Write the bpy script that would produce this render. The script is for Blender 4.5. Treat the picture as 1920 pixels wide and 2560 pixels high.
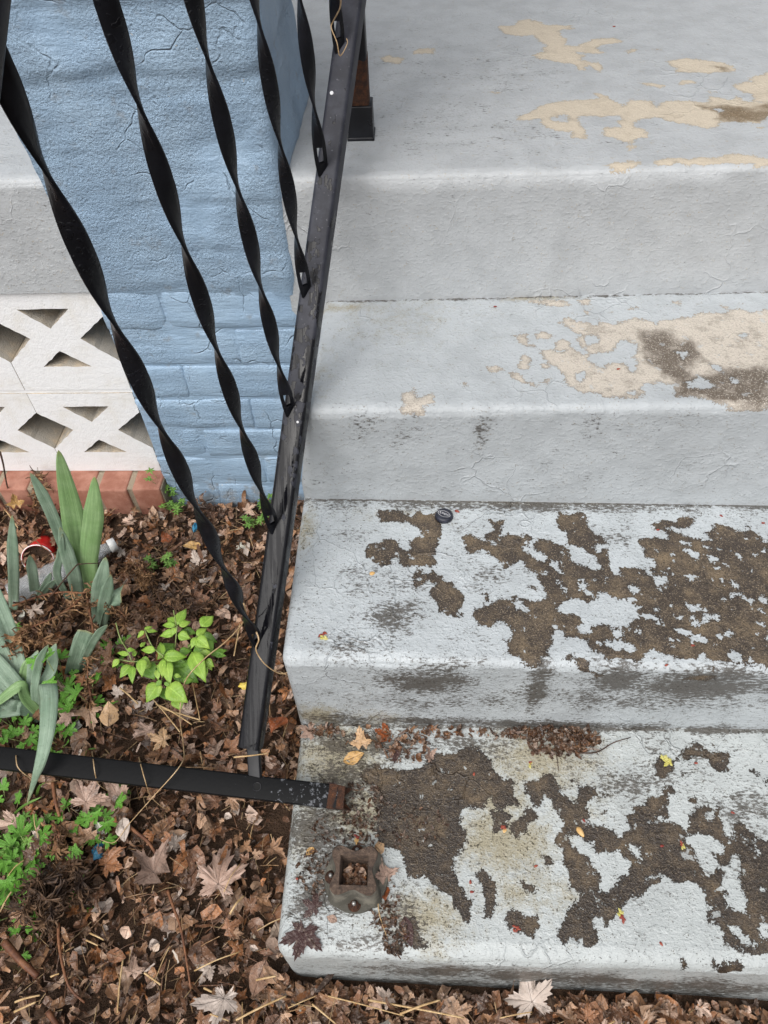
import bpy, bmesh, math, random
import numpy as np
from mathutils import Vector, Matrix, noise as mnoise
R = math.radians
for o in list(bpy.data.objects): bpy.data.objects.remove(o)
scene = bpy.context.scene
col = scene.collection

# ---------------------------------------------------------------- camera
CAM = Vector((0.1812, -1.0130, 1.1480)); FPX = 1899.6
CR = Vector((0.99850, 0.03620, -0.04120)); CF = Vector((-0.0549, 0.6528, -0.7555))
CF.normalize(); CR = (CR - CF*CR.dot(CF)).normalized(); CU = CR.cross(CF)
cam = bpy.data.cameras.new('camera'); cam_o = bpy.data.objects.new('camera', cam); col.objects.link(cam_o)
cam.sensor_fit = 'VERTICAL'; cam.sensor_height = 36.0; cam.lens = 36.0*FPX/2560; cam.clip_start = .02; cam.clip_end = 500
cam_o.matrix_world = Matrix(((CR.x, CU.x, -CF.x, CAM.x), (CR.y, CU.y, -CF.y, CAM.y), (CR.z, CU.z, -CF.z, CAM.z), (0, 0, 0, 1)))
scene.camera = cam_o
# ---------------------------------------------------------------- overcast daylight
world = bpy.data.worlds.new('World'); scene.world = world; world.use_nodes = True
wn = world.node_tree.nodes; wl = world.node_tree.links; wn.clear()
sky = wn.new('ShaderNodeTexSky'); sky.sky_type = 'NISHITA'; sky.sun_disc = False
SUN_EL, SUN_ROT = R(55), R(202)
sky.sun_elevation = SUN_EL; sky.sun_rotation = SUN_ROT; sky.air_density = 1.0; sky.dust_density = 5.0; sky.ozone_density = 1.0
hs = wn.new('ShaderNodeHueSaturation'); hs.inputs['Saturation'].default_value = .28
bg = wn.new('ShaderNodeBackground'); bg.inputs['Strength'].default_value = .10
wo = wn.new('ShaderNodeOutputWorld')
wl.new(sky.outputs[0], hs.inputs['Color']); wl.new(hs.outputs[0], bg.inputs['Color']); wl.new(bg.outputs[0], wo.inputs['Surface'])
sl = bpy.data.lights.new('sun', 'SUN'); sl.energy = 1.5; sl.angle = R(65); sl.color = (1.0, .975, .94)
sun = bpy.data.objects.new('sun', sl); col.objects.link(sun)
sun_dir = Vector((math.sin(SUN_ROT)*math.cos(SUN_EL), math.cos(SUN_ROT)*math.cos(SUN_EL), math.sin(SUN_EL)))
sun.rotation_euler = sun_dir.to_track_quat('Z', 'Y').to_euler(); sun.location = (0, -3, 6)
cy = scene.cycles; cy.max_bounces = 5; cy.diffuse_bounces = 2; cy.glossy_bounces = 2; cy.transmission_bounces = 4
scene.view_settings.view_transform = 'Standard'; scene.view_settings.look = 'None'
scene.view_settings.gamma = 1; scene.view_settings.exposure = 0.48; scene.view_settings.use_curve_mapping = False

# ---------------------------------------------------------------- helpers
rng = random.Random(11)
def at(px, py, z):                       # a point of the photograph on the level z
    d = CF*FPX + CR*(px-960) - CU*(py-1280); return CAM + d*((z-CAM.z)/d.z)
def aty(px, py, y):                      # the same on the upright plane at depth y
    d = CF*FPX + CR*(px-960) - CU*(py-1280); return CAM + d*((y-CAM.y)/d.y)
def tag(o, label=None, cat=None, group=None, kind=None):
    if label: o['label'] = label
    if cat: o['category'] = cat
    if group: o['group'] = group
    if kind: o['kind'] = kind
    return o
def empty(name, loc, label, cat, group=None):
    o = bpy.data.objects.new(name, None); o.empty_display_size = .05; col.objects.link(o); o.location = loc
    return tag(o, label, cat, group)
def mesh(name, V, F, mat=None, parent=None, smooth=True, mats=None, fm=None):
    me = bpy.data.meshes.new(name); me.from_pydata([tuple(v) for v in V], [], [tuple(f) for f in F]); me.update()
    return mobj(name, me, mat, parent, smooth, mats, fm)
def mobj(name, me, mat=None, parent=None, smooth=True, mats=None, fm=None):
    if mats:
        for m in mats: me.materials.append(m)
        if fm is not None: me.polygons.foreach_set('material_index', fm)
    elif mat and not me.materials: me.materials.append(mat)
    if smooth: me.polygons.foreach_set('use_smooth', [True]*len(me.polygons))
    o = bpy.data.objects.new(name, me); col.objects.link(o)
    if parent: adopt(o, parent)
    return o
def adopt(o, parent):                    # child keeps world coordinates
    o.parent = parent; o.matrix_parent_inverse = (Matrix.Translation(parent.location) if parent.type == 'EMPTY' else Matrix()).inverted()
def bm_obj(name, bm, mat=None, parent=None, smooth=True):
    me = bpy.data.meshes.new(name); bmesh.ops.recalc_face_normals(bm, faces=bm.faces); bm.to_mesh(me); bm.free()
    return mobj(name, me, mat, parent, smooth)
def attr(me, name, vals):
    a = me.attributes.new(name, 'FLOAT', 'POINT'); a.data.foreach_set('value', np.asarray(vals, dtype=np.float32))
def fbm(x, y, z, s, o=3): return mnoise.fractal(Vector((x*s, y*s, z*s)), .9, 2.1, o)
def sharp(o, a=35):
    me = o.data
    try: me.set_sharp_from_angle(angle=R(a))
    except Exception: pass
    return o
def box_bm(x0, x1, y0, y1, z0, z1, bev=0, seg=2, jit=0, r=rng):
    bm = bmesh.new(); bmesh.ops.create_cube(bm, size=1)
    for v in bm.verts: v.co = Vector((x0+(v.co.x+.5)*(x1-x0)+r.uniform(-jit, jit), y0+(v.co.y+.5)*(y1-y0)+r.uniform(-jit, jit), z0+(v.co.z+.5)*(z1-z0)+r.uniform(-jit, jit)))
    if bev: bmesh.ops.bevel(bm, geom=bm.edges[:], offset=bev, segments=seg, affect='EDGES', profile=.5)
    return bm
def tube(path, rad, n=7, close=True, V=None, F=None):
    V = [] if V is None else V; F = [] if F is None else F
    path = [Vector(p) for p in path]; b = len(V); ref = None
    rads = rad if isinstance(rad, (list, tuple)) else [rad]*len(path)
    for i, p in enumerate(path):
        t = (path[min(i+1, len(path)-1)]-path[max(i-1, 0)]).normalized()
        if ref is None: ref = t.cross(Vector((0, 0, 1)) if abs(t.z) < .9 else Vector((1, 0, 0))).normalized()
        ref = (ref - t*ref.dot(t)).normalized(); bi = t.cross(ref)
        for k in range(n):
            a = 2*math.pi*k/n; V.append(p+(ref*math.cos(a)+bi*math.sin(a))*rads[i])
    for i in range(len(path)-1):
        for k in range(n): F.append((b+i*n+k, b+i*n+(k+1) % n, b+(i+1)*n+(k+1) % n, b+(i+1)*n+k))
    if close: F.append(tuple(b+k for k in range(n))[::-1]); F.append(tuple(b+(len(path)-1)*n+k for k in range(n)))
    return V, F
def smooth_path(pts, n=6):
    pts = [Vector(p) for p in pts]; out = []
    for i in range(len(pts)-1):
        p0 = pts[max(i-1, 0)]; p1 = pts[i]; p2 = pts[i+1]; p3 = pts[min(i+2, len(pts)-1)]
        for k in range(n):
            t = k/n; out.append(.5*((2*p1)+(p2-p0)*t+(2*p0-5*p1+4*p2-p3)*t*t+(3*p1-p0-3*p2+p3)*t**3))
    out.append(pts[-1]); return out
def lathe(prof, n, mat4):
    V = []; F = []; m = len(prof)
    for k in range(n):
        a = 2*math.pi*k/n
        for r_, h in prof: V.append(mat4 @ Vector((r_*math.cos(a), r_*math.sin(a), h)))
    for k in range(n):
        for i in range(m-1): F.append((k*m+i, ((k+1) % n)*m+i, ((k+1) % n)*m+i+1, k*m+i+1))
    return V, F
def axis_matrix(origin, z_axis, x_hint=(1, 0, 0)):
    z = Vector(z_axis).normalized(); x = Vector(x_hint); x = (x-z*x.dot(z)).normalized(); y = z.cross(x)
    return Matrix(((x.x, y.x, z.x, origin[0]), (x.y, y.y, z.y, origin[1]), (x.z, y.z, z.z, origin[2]), (0, 0, 0, 1)))

# ---------------------------------------------------------------- materials
class NT:
    def __init__(s, name):
        s.m = bpy.data.materials.new(name); s.m.use_nodes = True; s.t = s.m.node_tree; s.n = s.t.nodes; s.l = s.t.links; s.n.clear()
        s.out = s.n.new('ShaderNodeOutputMaterial'); s.b = s.n.new('ShaderNodeBsdfPrincipled'); s.l.new(s.b.outputs[0], s.out.inputs[0])
        s.co = s.n.new('ShaderNodeTexCoord').outputs['Object']
    def put(s, sock, v):
        if isinstance(v, bpy.types.NodeSocket): s.l.new(v, sock)
        elif isinstance(v, tuple) and len(v) == 3 and sock.type == 'RGBA': sock.default_value = (*v, 1)
        else: sock.default_value = v
    def set(s, **k):
        for a, v in k.items(): s.put(s.b.inputs[a.replace('_', ' ')], v)
        return s
    def noise(s, scale, detail=4, rough=.55, vec=None, dist=0, col=False):
        n = s.n.new('ShaderNodeTexNoise'); n.inputs['Scale'].default_value = scale; n.inputs['Detail'].default_value = detail
        n.inputs['Roughness'].default_value = rough; n.inputs['Distortion'].default_value = dist; s.l.new(vec or s.co, n.inputs['Vector'])
        return n.outputs['Color' if col else 'Fac']
    def voro(s, scale, feature='F1', vec=None, out='Distance', rand=1):
        n = s.n.new('ShaderNodeTexVoronoi'); n.feature = feature; n.inputs['Scale'].default_value = scale; n.inputs['Randomness'].default_value = rand
        s.l.new(vec or s.co, n.inputs['Vector']); return n.outputs[out]
    def scale(s, v, vec=None):
        n = s.n.new('ShaderNodeMapping'); n.inputs['Scale'].default_value = v; s.l.new(vec or s.co, n.inputs['Vector']); return n.outputs[0]
    def warp(s, amt, scale, vec=None):
        c = s.noise(scale, 3, vec=vec, col=True); a = s.n.new('ShaderNodeVectorMath'); a.operation = 'SUBTRACT'; s.l.new(c, a.inputs[0]); a.inputs[1].default_value = (.5, .5, .5)
        b = s.n.new('ShaderNodeVectorMath'); b.operation = 'SCALE'; s.l.new(a.outputs[0], b.inputs[0]); b.inputs['Scale'].default_value = amt
        d = s.n.new('ShaderNodeVectorMath'); d.operation = 'ADD'; s.l.new(vec or s.co, d.inputs[0]); s.l.new(b.outputs[0], d.inputs[1]); return d.outputs[0]
    def attr(s, name, out='Fac'):
        n = s.n.new('ShaderNodeAttribute'); n.attribute_name = name; return n.outputs[out]
    def math(s, op, a, b=0, c=None, clamp=False):
        n = s.n.new('ShaderNodeMath'); n.operation = op; n.use_clamp = clamp; s.put(n.inputs[0], a); s.put(n.inputs[1], b)
        if c is not None: s.put(n.inputs[2], c)
        return n.outputs[0]
    def add(s, a, b): return s.math('ADD', a, b)
    def mul(s, a, b): return s.math('MULTIPLY', a, b)
    def rng(s, v, a, b, c=0, d=1, smooth=True):
        n = s.n.new('ShaderNodeMapRange'); n.interpolation_type = 'SMOOTHSTEP' if smooth else 'LINEAR'; s.put(n.inputs[0], v)
        for i, x in enumerate((a, b, c, d)): s.put(n.inputs[1+i], x)
        return n.outputs[0]
    def mix(s, f, a, b, mode='MIX'):
        n = s.n.new('ShaderNodeMix'); n.data_type = 'RGBA'; n.blend_type = mode; s.put(n.inputs[0], f); s.put(n.inputs[6], a); s.put(n.inputs[7], b); return n.outputs[2]
    def fmix(s, f, a, b):
        n = s.n.new('ShaderNodeMix'); s.put(n.inputs[0], f); s.put(n.inputs[2], a); s.put(n.inputs[3], b); return n.outputs[0]
    def ramp(s, f, stops, const=False):
        n = s.n.new('ShaderNodeValToRGB'); e = n.color_ramp.elements
        if const: n.color_ramp.interpolation = 'CONSTANT'
        while len(e) < len(stops): e.new(1)
        for x, (p, c) in zip(e, stops): x.position = p; x.color = (*c, 1)
        s.put(n.inputs[0], f); return n.outputs[0]
    def bump(s, h, dist=.002, strength=1, normal=None):
        n = s.n.new('ShaderNodeBump'); n.inputs['Strength'].default_value = strength; n.inputs['Distance'].default_value = dist; s.put(n.inputs['Height'], h)
        if normal: s.l.new(normal, n.inputs['Normal'])
        s.l.new(n.outputs[0], s.b.inputs['Normal']); return n.outputs[0]
    def objrand(s): return s.n.new('ShaderNodeObjectInfo').outputs['Random']

def step_material(name, paint, dry, wet, wet_bias, speck, rough_paint=.42, mild=0.0, pit=.75, relief=1.0, isl=1.0, edge=.45, wetrough=.45, stain=.45):
    s = NT(name); peel = s.attr('peel'); wa = s.attr('wet'); ga = s.attr('grime'); da = s.attr('dirt')
    n1 = s.noise(70, 4, .7); n2 = s.noise(420, 2, .6); n3 = s.noise(22, 3, .6)
    rag = s.add(s.mul(s.add(n1, -.5), .025), s.mul(s.add(n2, -.5), .012))
    p = s.add(peel, rag); left = s.rng(s.add(s.noise(58, 4, .62), s.mul(n2, .12)), .70, .712)
    ex = s.mul(s.rng(p, -.0003, .0004), s.add(1, s.mul(left, -isl)))
    # tiny chips scattered where the paint is worn
    chip = s.rng(s.add(n2, s.add(s.mul(n1, .5), s.mul(s.add(ga, da), .05))), .945-mild*.5, .965-mild*.5)
    # paint colour with old patches, yellowish dirt and dark mildew specks
    pc = s.mix(s.rng(n3, .35, .7), paint, tuple(c*.87 for c in paint))
    dn = s.rng(s.add(s.mul(n1, .6), s.add(s.mul(n2, .35), s.mul(da, .42))), .52, .86)
    pc = s.mix(s.mul(dn, .85), pc, (.29, .25, .155))
    gn = s.noise(300, 3, .75, s.scale((.45, 1, 1))); gl = s.noise(30, 4, .65, s.scale((.7, 1, 1)))
    gsum = s.add(s.mul(gn, .8), s.add(s.mul(gl, .45), s.mul(ga, .30)))
    gm = s.rng(gsum, .755-mild, .90-mild)
    pc = s.mix(s.mul(gm, .88), pc, (.055, .045, .034))
    # bare concrete
    wv = s.add(s.mul(n3, .6), s.add(s.mul(n1, .45), s.add(wa, wet_bias))); wetf = s.rng(wv, .42, .72)
    c1 = s.mix(wetf, dry, wet); c1 = s.mix(s.mul(s.rng(s.noise(38, 4, .7), .50, .66), stain), c1, tuple(.45*a_+.55*b_ for a_, b_ in zip(wet, dry)))
    sp = s.noise(560, 2, .7); c1 = s.mix(s.rng(sp, .54, .70), c1, speck)
    c1 = s.mix(s.mul(s.rng(n2, .52, .66), pit), c1, tuple(c*.42 for c in wet))
    c1 = s.mix(s.mul(s.rng(p, .0002, .0046, 1, 0), edge), c1, tuple(c*.35 for c in wet))     # dark rim painted as the edge shadow of the paint film
    exc = s.math('MAXIMUM', ex, s.mul(chip, .8))
    s.set(Base_Color=s.mix(exc, pc, c1))
    s.set(Roughness=s.fmix(ex, s.add(s.mul(n3, .2), rough_paint-.1), s.fmix(wetf, .85, wetrough)))
    # relief: brushed paint, cracked and lifted film, sandy concrete
    cr = s.mul(s.rng(s.voro(17, 'DISTANCE_TO_EDGE', s.warp(.06, 16)), 0, .03, 1, 0), s.rng(s.noise(6, 1), .54, .66))
    lump = s.rng(s.noise(150, 2, .5), .5, .68)
    h = s.add(s.mul(ex, -1.0), s.add(s.mul(gn, 1.0), s.add(s.mul(lump, .5), s.mul(cr, 1.7))))
    h = s.add(h, s.mul(s.mul(ex, sp), 1.1)); h = s.add(h, s.mul(n1, .8))
    s.bump(h, .0016, .9*relief)
    return s.m
PAINT = (.46, .485, .50)
M = {}
M['step1'] = step_material('landing_paint', (.455, .475, .49), (.57, .50, .40), (.20, .145, .085), -.27, (.52, .46, .37), .5, .012, .12, .55, 0, .3, .45, .35)
M['step2'] = step_material('upper_step_paint', (.45, .48, .50), (.54, .49, .425), (.135, .108, .083), -.19, (.62, .57, .50), .46, .01, .3, .6, .5, .45, .45, .8)
M['step3'] = step_material('middle_step_paint', (.46, .495, .515), (.20, .148, .092), (.046, .034, .026), .11, (.31, .245, .17), .42, .052, .75, .7, 1, .5, .4, .6)
M['step4'] = step_material('bottom_step_paint', (.45, .48, .48), (.175, .125, .075), (.030, .021, .015), .14, (.20, .155, .105), .40, .062, .75, .75, .7, .55, .28, .6)

s = NT('blue_wall_paint'); n3 = s.noise(9, 4, .6)
pc = s.mix(s.rng(n3, .35, .7), (.29, .415, .56), (.345, .475, .615))
pc = s.mix(s.mul(s.rng(s.noise(30, 5, .7), .63, .75), .35), pc, (.36, .42, .53))
low = s.rng(s.n.new('ShaderNodeSeparateXYZ').outputs[2], 0, 1); sx = s.n['Separate XYZ']; s.l.new(s.co, sx.inputs[0])
chips = s.rng(s.add(s.noise(170, 3, .55), s.rng(sx.outputs[2], .0, .16, .085, 0)), .735, .75)
pc = s.mix(s.mul(s.rng(s.add(s.noise(35, 3, .65), s.rng(sx.outputs[2], .0, .10, .2, 0)), .58, .8), .5), pc, (.22, .19, .15)); pc = s.mix(chips, pc, (.58, .56, .52)); s.set(Base_Color=pc, Roughness=.40)
cr = s.mul(s.rng(s.voro(11, 'DISTANCE_TO_EDGE', s.warp(.07, 12)), 0, .02, 1, 0), s.rng(n3, .5, .58))
zone = s.mul(s.rng(s.noise(6, 1), .38, .56, .25, 1), s.rng(sx.outputs[2], .47, .55, .5, 1))
grit = s.mul(s.noise(240, 4, .68), zone)
h = s.add(s.mul(grit, 1.6), s.add(s.mul(cr, -.6), s.mul(s.noise(40, 4, .65, s.scale((.3, 1, 1.5))), .9)))
s.bump(h, .0040, .95); M['blue'] = s.m

s = NT('white_block_paint'); s.set(Base_Color=s.mix(s.rng(s.noise(14, 5, .65), .45, .75), (.84, .845, .855), (.75, .73, .69)), Roughness=.55)
s.bump(s.add(s.mul(s.noise(330, 4, .6), .9), s.noise(90, 3, .6)), .0014, .8); M['white'] = s.m
s = NT('bare_block'); s.set(Base_Color=s.mix(s.rng(s.noise(20, 4), .4, .65), (.46, .425, .37), (.64, .53, .39)), Roughness=.95)
s.bump(s.noise(420, 4, .7), .003, 1); M['block_in'] = s.m
s = NT('red_brick'); s.set(Base_Color=s.mix(s.rng(s.noise(26, 6, .65), .38, .7), (.29, .115, .075), (.43, .21, .15)), Roughness=.75)
s.bump(s.add(s.noise(380, 4, .65), s.noise(60, 3)), .0012, .7); M['brick'] = s.m
s = NT('mortar'); s.set(Base_Color=s.mix(s.noise(40, 5, .7), (.24, .19, .13), (.42, .35, .26)), Roughness=.95); s.bump(s.noise(260, 5, .7), .003, 1); M['mortar'] = s.m
s = NT('soil'); s.set(Base_Color=s.mix(s.noise(60, 4, .7), (.03, .016, .009), (.12, .065, .034)), Roughness=.85); s.bump(s.noise(160, 3, .75), .012, 1); M['soil'] = s.m

def iron(name, wetness, spec=.5):
    s = NT(name); n = s.noise(24, 5, .6)
    base = s.mix(s.rng(n, .4, .75), (.007, .0075, .0095), (.014, .015, .020))
    dust = s.rng(s.noise(300, 4, .7), .70, .78); base = s.mix(s.mul(dust, .3), base, (.2, .2, .2))
    drops = s.rng(s.voro(210, 'SMOOTH_F1', s.warp(.008, 90)), .36, .26); dm = s.rng(s.noise(9, 2), .42, .58)
    d = s.mul(drops, dm); s.set(Base_Color=base, Roughness=s.fmix(s.mul(d, wetness), s.add(s.mul(s.noise(70, 4), .22), .27), .06)); s.b.inputs['Specular IOR Level'].default_value = spec
    s.bump(s.add(s.mul(s.noise(160, 4), .18), s.mul(d, wetness*.9)), .0011, 1); return s.m
M['iron'] = iron('black_railing_paint', .25, .30); M['iron_wet'] = iron('wet_black_railing_paint', 1.0, .32); M['iron_dull'] = iron('dull_black_railing_paint', .4, .16)
s = NT('chalky_rail_paint'); sx = s.n.new('ShaderNodeSeparateXYZ'); s.l.new(s.co, sx.inputs[0])
n = s.noise(85, 3, .6, s.scale((1, .6, .6))); wetm = s.rng(s.add(n, s.rng(sx.outputs[2], .22, .80, .30, -.13, False)), .545, .565)
dry = s.mix(s.rng(s.noise(40, 4, .65), .35, .7), (.022, .023, .031), (.042, .044, .057)); dry = s.mix(s.mul(s.rng(s.noise(240, 2), .68, .72), .35), dry, (.22, .22, .25))
s.set(Base_Color=s.mix(wetm, dry, (.006, .006, .008)), Roughness=s.fmix(wetm, .5, s.rng(s.noise(9, 4, .7, s.scale((26, 1.2, 1.2))), .42, .58, .06, .45))); s.b.inputs['Specular IOR Level'].default_value = .28
s.bump(s.add(s.mul(s.noise(160, 2), .15), s.mul(wetm, .3)), .0008, 1); M['rail'] = s.m
s = NT('scuffed_newel_paint'); sx = s.n.new('ShaderNodeSeparateXYZ'); s.l.new(s.co, sx.inputs[0])
sc_ = s.rng(s.add(s.noise(130, 4, .7), s.rng(sx.outputs[0], -.10, .05, -.12, .06)), .60, .64)
s.set(Base_Color=s.mix(s.mul(sc_, .55), (.0055, .0058, .0065), (.20, .21, .23)), Roughness=.42); s.b.inputs['Specular IOR Level'].default_value = .08
s.bump(s.noise(200, 3), .0004, .6); M['newel'] = s.m
s = NT('rust'); s.set(Base_Color=s.ramp(s.noise(140, 8, .75), [(.3, (.018, .011, .009)), (.5, (.065, .026, .013)), (.7, (.15, .055, .02))]), Roughness=.9); s.bump(s.noise(320, 8, .75), .004, 1); M['rust'] = s.m
s = NT('dull_rust'); s.set(Base_Color=s.ramp(s.noise(120, 5, .75), [(.3, (.035, .026, .021)), (.5, (.10, .066, .048)), (.7, (.18, .125, .09))]), Roughness=.85); s.bump(s.noise(300, 5, .75), .003, 1); M['rust_dull'] = s.m
s = NT('dull_cast_metal'); z = s.noise(30, 6, .65)
s.set(Base_Color=s.mix(s.rng(z, .45, .62), (.085, .08, .065), (.20, .185, .15)), Roughness=.7, Metallic=.15); s.bump(s.noise(240, 6, .7), .0014, .8); M['cast'] = s.m
s = NT('bolt_metal'); s.set(Base_Color=s.mix(s.noise(120, 4), (.25, .25, .25), (.45, .44, .42)), Roughness=.45, Metallic=.8); M['bolt'] = s.m
s = NT('hole_shade_black'); s.set(Base_Color=(.004, .004, .004), Roughness=.9); M['hole'] = s.m  # flat black colour for the shade inside the bolt hole

LEAFCOL = [(.0, (.09, .045, .026)), (.10, (.19, .092, .048)), (.24, (.34, .185, .10)), (.38, (.43, .275, .18)), (.52, (.53, .375, .29)), (.64, (.24, .125, .075)), (.77, (.37, .155, .06)), (.89, (.58, .48, .41))]
def leafmat(name, src, k=.035):
    s = NT(name)
    c = s.ramp(s.objrand(), LEAFCOL) if src == 'rand' else s.attr('col', 'Color') if src == 'col' else None
    if c is None: c = src
    v = s.attr('vein'); mott = s.noise(75*k, 4, .7)
    c = s.mix(s.mul(s.rng(mott, .50, .68), .7), c, (.035, .019, .011)); c = s.mix(s.mul(s.rng(s.noise(280*k, 2), .54, .7), .3), c, (.55, .44, .36))
    c = s.mix(s.mul(s.rng(v, .80, .98), .6), c, (.055, .03, .02))
    s.set(Base_Color=c, Roughness=s.add(s.mul(mott, .4), .14)); s.b.inputs['Specular IOR Level'].default_value = .45
    s.bump(s.add(s.mul(s.noise(160*k, 3, .65), 1.3), s.mul(s.rng(v, .75, 1), .7)), .0018, .8); return s.m
M['leaf'] = leafmat('fallen_leaf', 'rand'); M['litter'] = leafmat('leaf_litter', 'col', 1)
M['leaf_pink'] = leafmat('pale_pink_leaf', (.40, .27, .21)); M['leaf_tan'] = leafmat('tan_leaf', (.55, .35, .19)); M['leaf_orange'] = leafmat('orange_leaf', (.27, .075, .022))
M['leaf_grey'] = leafmat('pale_grey_leaf', (.52, .44, .385)); M['leaf_wet'] = leafmat('wet_dark_leaf', (.055, .026, .024)); M['leaf_gold'] = leafmat('golden_leaf', (.52, .31, .11))
def simple(name, a, b, rough=.6, scale=90, bump=.001, spec=.4, **k):
    s = NT(name); s.set(Base_Color=s.mix(s.rng(s.noise(scale, 5, .65), .35, .68), a, b), Roughness=rough, **k); s.b.inputs['Specular IOR Level'].default_value = spec
    if bump: s.bump(s.noise(scale*2.5, 5, .65), bump, .8)
    return s.m
M['straw'] = simple('dry_straw', (.42, .27, .12), (.62, .45, .25), .55); M['vine'] = simple('pale_vine', (.36, .23, .11), (.58, .42, .25), .55)
M['twig'] = simple('reddish_twig', (.10, .038, .020), (.25, .11, .05), .6, 60); M['twig_dark'] = simple('dark_twig', (.03, .017, .012), (.10, .05, .03), .6)
M['bract'] = simple('dried_bracts', (.06, .028, .014), (.34, .195, .095), .6, 45)
M['bract_dark'] = simple('rotten_bracts', (.022, .012, .008), (.15, .085, .045), .6, 40)
def green(name, a, b, rough=.4, scale=30, vein=True, lines=0):
    s = NT(name); n = s.noise(scale, 4, .6); c = s.mix(s.rng(n, .3, .72), a, b)
    if vein: c = s.mix(s.mul(s.rng(s.attr('vein'), .75, 1), .35), c, tuple(min(1, x*1.6+.02) for x in b))
    lu, lv = s.attr('lu'), s.attr('lv'); line = 0.0
    if lines == 1:
        cb = s.n.new('ShaderNodeCombineXYZ'); s.put(cb.inputs[0], s.mul(lu, 9)); s.put(cb.inputs[1], s.mul(lv, 2.2)); line = s.noise(1.6, 3, .6, cb.outputs[0])
        c = s.mix(s.mul(s.rng(line, .38, .62), .5), c, tuple(x*.62 for x in a)); blot = s.rng(s.noise(55, 4, .7), .64, .74); c = s.mix(s.mul(blot, .5), c, (.22, .19, .08))
        tipd = s.rng(lv, .88, 1.0); c = s.mix(s.mul(tipd, .55), c, (.34, .30, .10))
    if lines == 2:
        line = s.math('ABSOLUTE', s.math('SINE', s.mul(s.add(s.mul(lv, 7.5), s.mul(s.math('ABSOLUTE', lu), -1.6)), 3.1416))); line = s.rng(line, 0, .3)
        c = s.mix(s.add(s.mul(line, .35), .65), tuple(min(1, x*1.3+.02) for x in b), c)
    s.set(Base_Color=c, Roughness=rough); s.b.inputs['Specular IOR Level'].default_value = .5
    tr = s.n.new('ShaderNodeBsdfTranslucent'); s.put(tr.inputs['Color'], c); mx = s.n.new('ShaderNodeMixShader'); mx.inputs[0].default_value = .16
    s.l.new(s.b.outputs[0], mx.inputs[1]); s.l.new(tr.outputs[0], mx.inputs[2]); s.l.new(mx.outputs[0], s.out.inputs[0])
    s.bump(s.add(s.mul(s.noise(220, 2), .4), s.add(s.mul(line, .6), s.mul(s.rng(s.voro(240, 'SMOOTH_F1'), .26, .18), .4))), .0010, .7); return s.m
M['iris'] = green('iris_leaf', (.25, .42, .165), (.35, .52, .25), .48, lines=1); M['iris_blue'] = green('blue_green_leaf', (.22, .325, .225), (.35, .46, .345), .5, lines=1)
M['weed'] = green('bright_green_leaf', (.20, .38, .04), (.36, .54, .085), .42, lines=2); M['weed_dark'] = green('mid_green_leaf', (.11, .25, .03), (.21, .39, .055), .42, lines=2)
M['pars'] = green('lobed_green_leaf', (.10, .28, .03), (.19, .43, .06), .42); M['cress'] = green('small_green_leaf', (.10, .22, .035), (.20, .36, .07), .45)
M['stem_green'] = simple('green_stem', (.20, .26, .08), (.33, .38, .15), .5)
M['cup_red'] = simple('red_plastic', (.50, .012, .012), (.62, .02, .02), .3, 20, 0, .5); M['cup_white'] = simple('white_plastic', (.75, .75, .74), (.82, .82, .82), .35, 20, 0, .5)
s = NT('clear_plastic'); s.set(Base_Color=(.93, .95, .96), Roughness=.12); s.b.inputs['Transmission Weight'].default_value = .8; s.b.inputs['IOR'].default_value = 1.3; s.bump(s.noise(70, 4), .004, .6); M['clear'] = s.m
M['blue_plastic'] = simple('blue_plastic', (.02, .13, .26), (.05, .28, .42), .35, 60, .002); M['yellow'] = simple('yellow_scrap', (.60, .42, .05), (.75, .60, .15), .5)
M['cap'] = simple('black_cap_paint', (.012, .013, .022), (.03, .032, .05), .35, 200, .0003, .5); M['capwhite'] = simple('cap_print', (.5, .5, .52), (.62, .62, .64), .4, 200, 0)
M['bud_red'] = simple('red_bud', (.20, .025, .02), (.32, .08, .045), .5, 150, .0006); M['bud_yel'] = simple('yellow_flower', (.42, .38, .08), (.60, .56, .22), .5, 150, .0006); M['seed'] = simple('tan_seed', (.58, .34, .12), (.68, .45, .2), .5, 120, .0004)
M['birddrop'] = simple('white_paint_fleck', (.75, .76, .78), (.8, .8, .8), .5, 200, 0)
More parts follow.
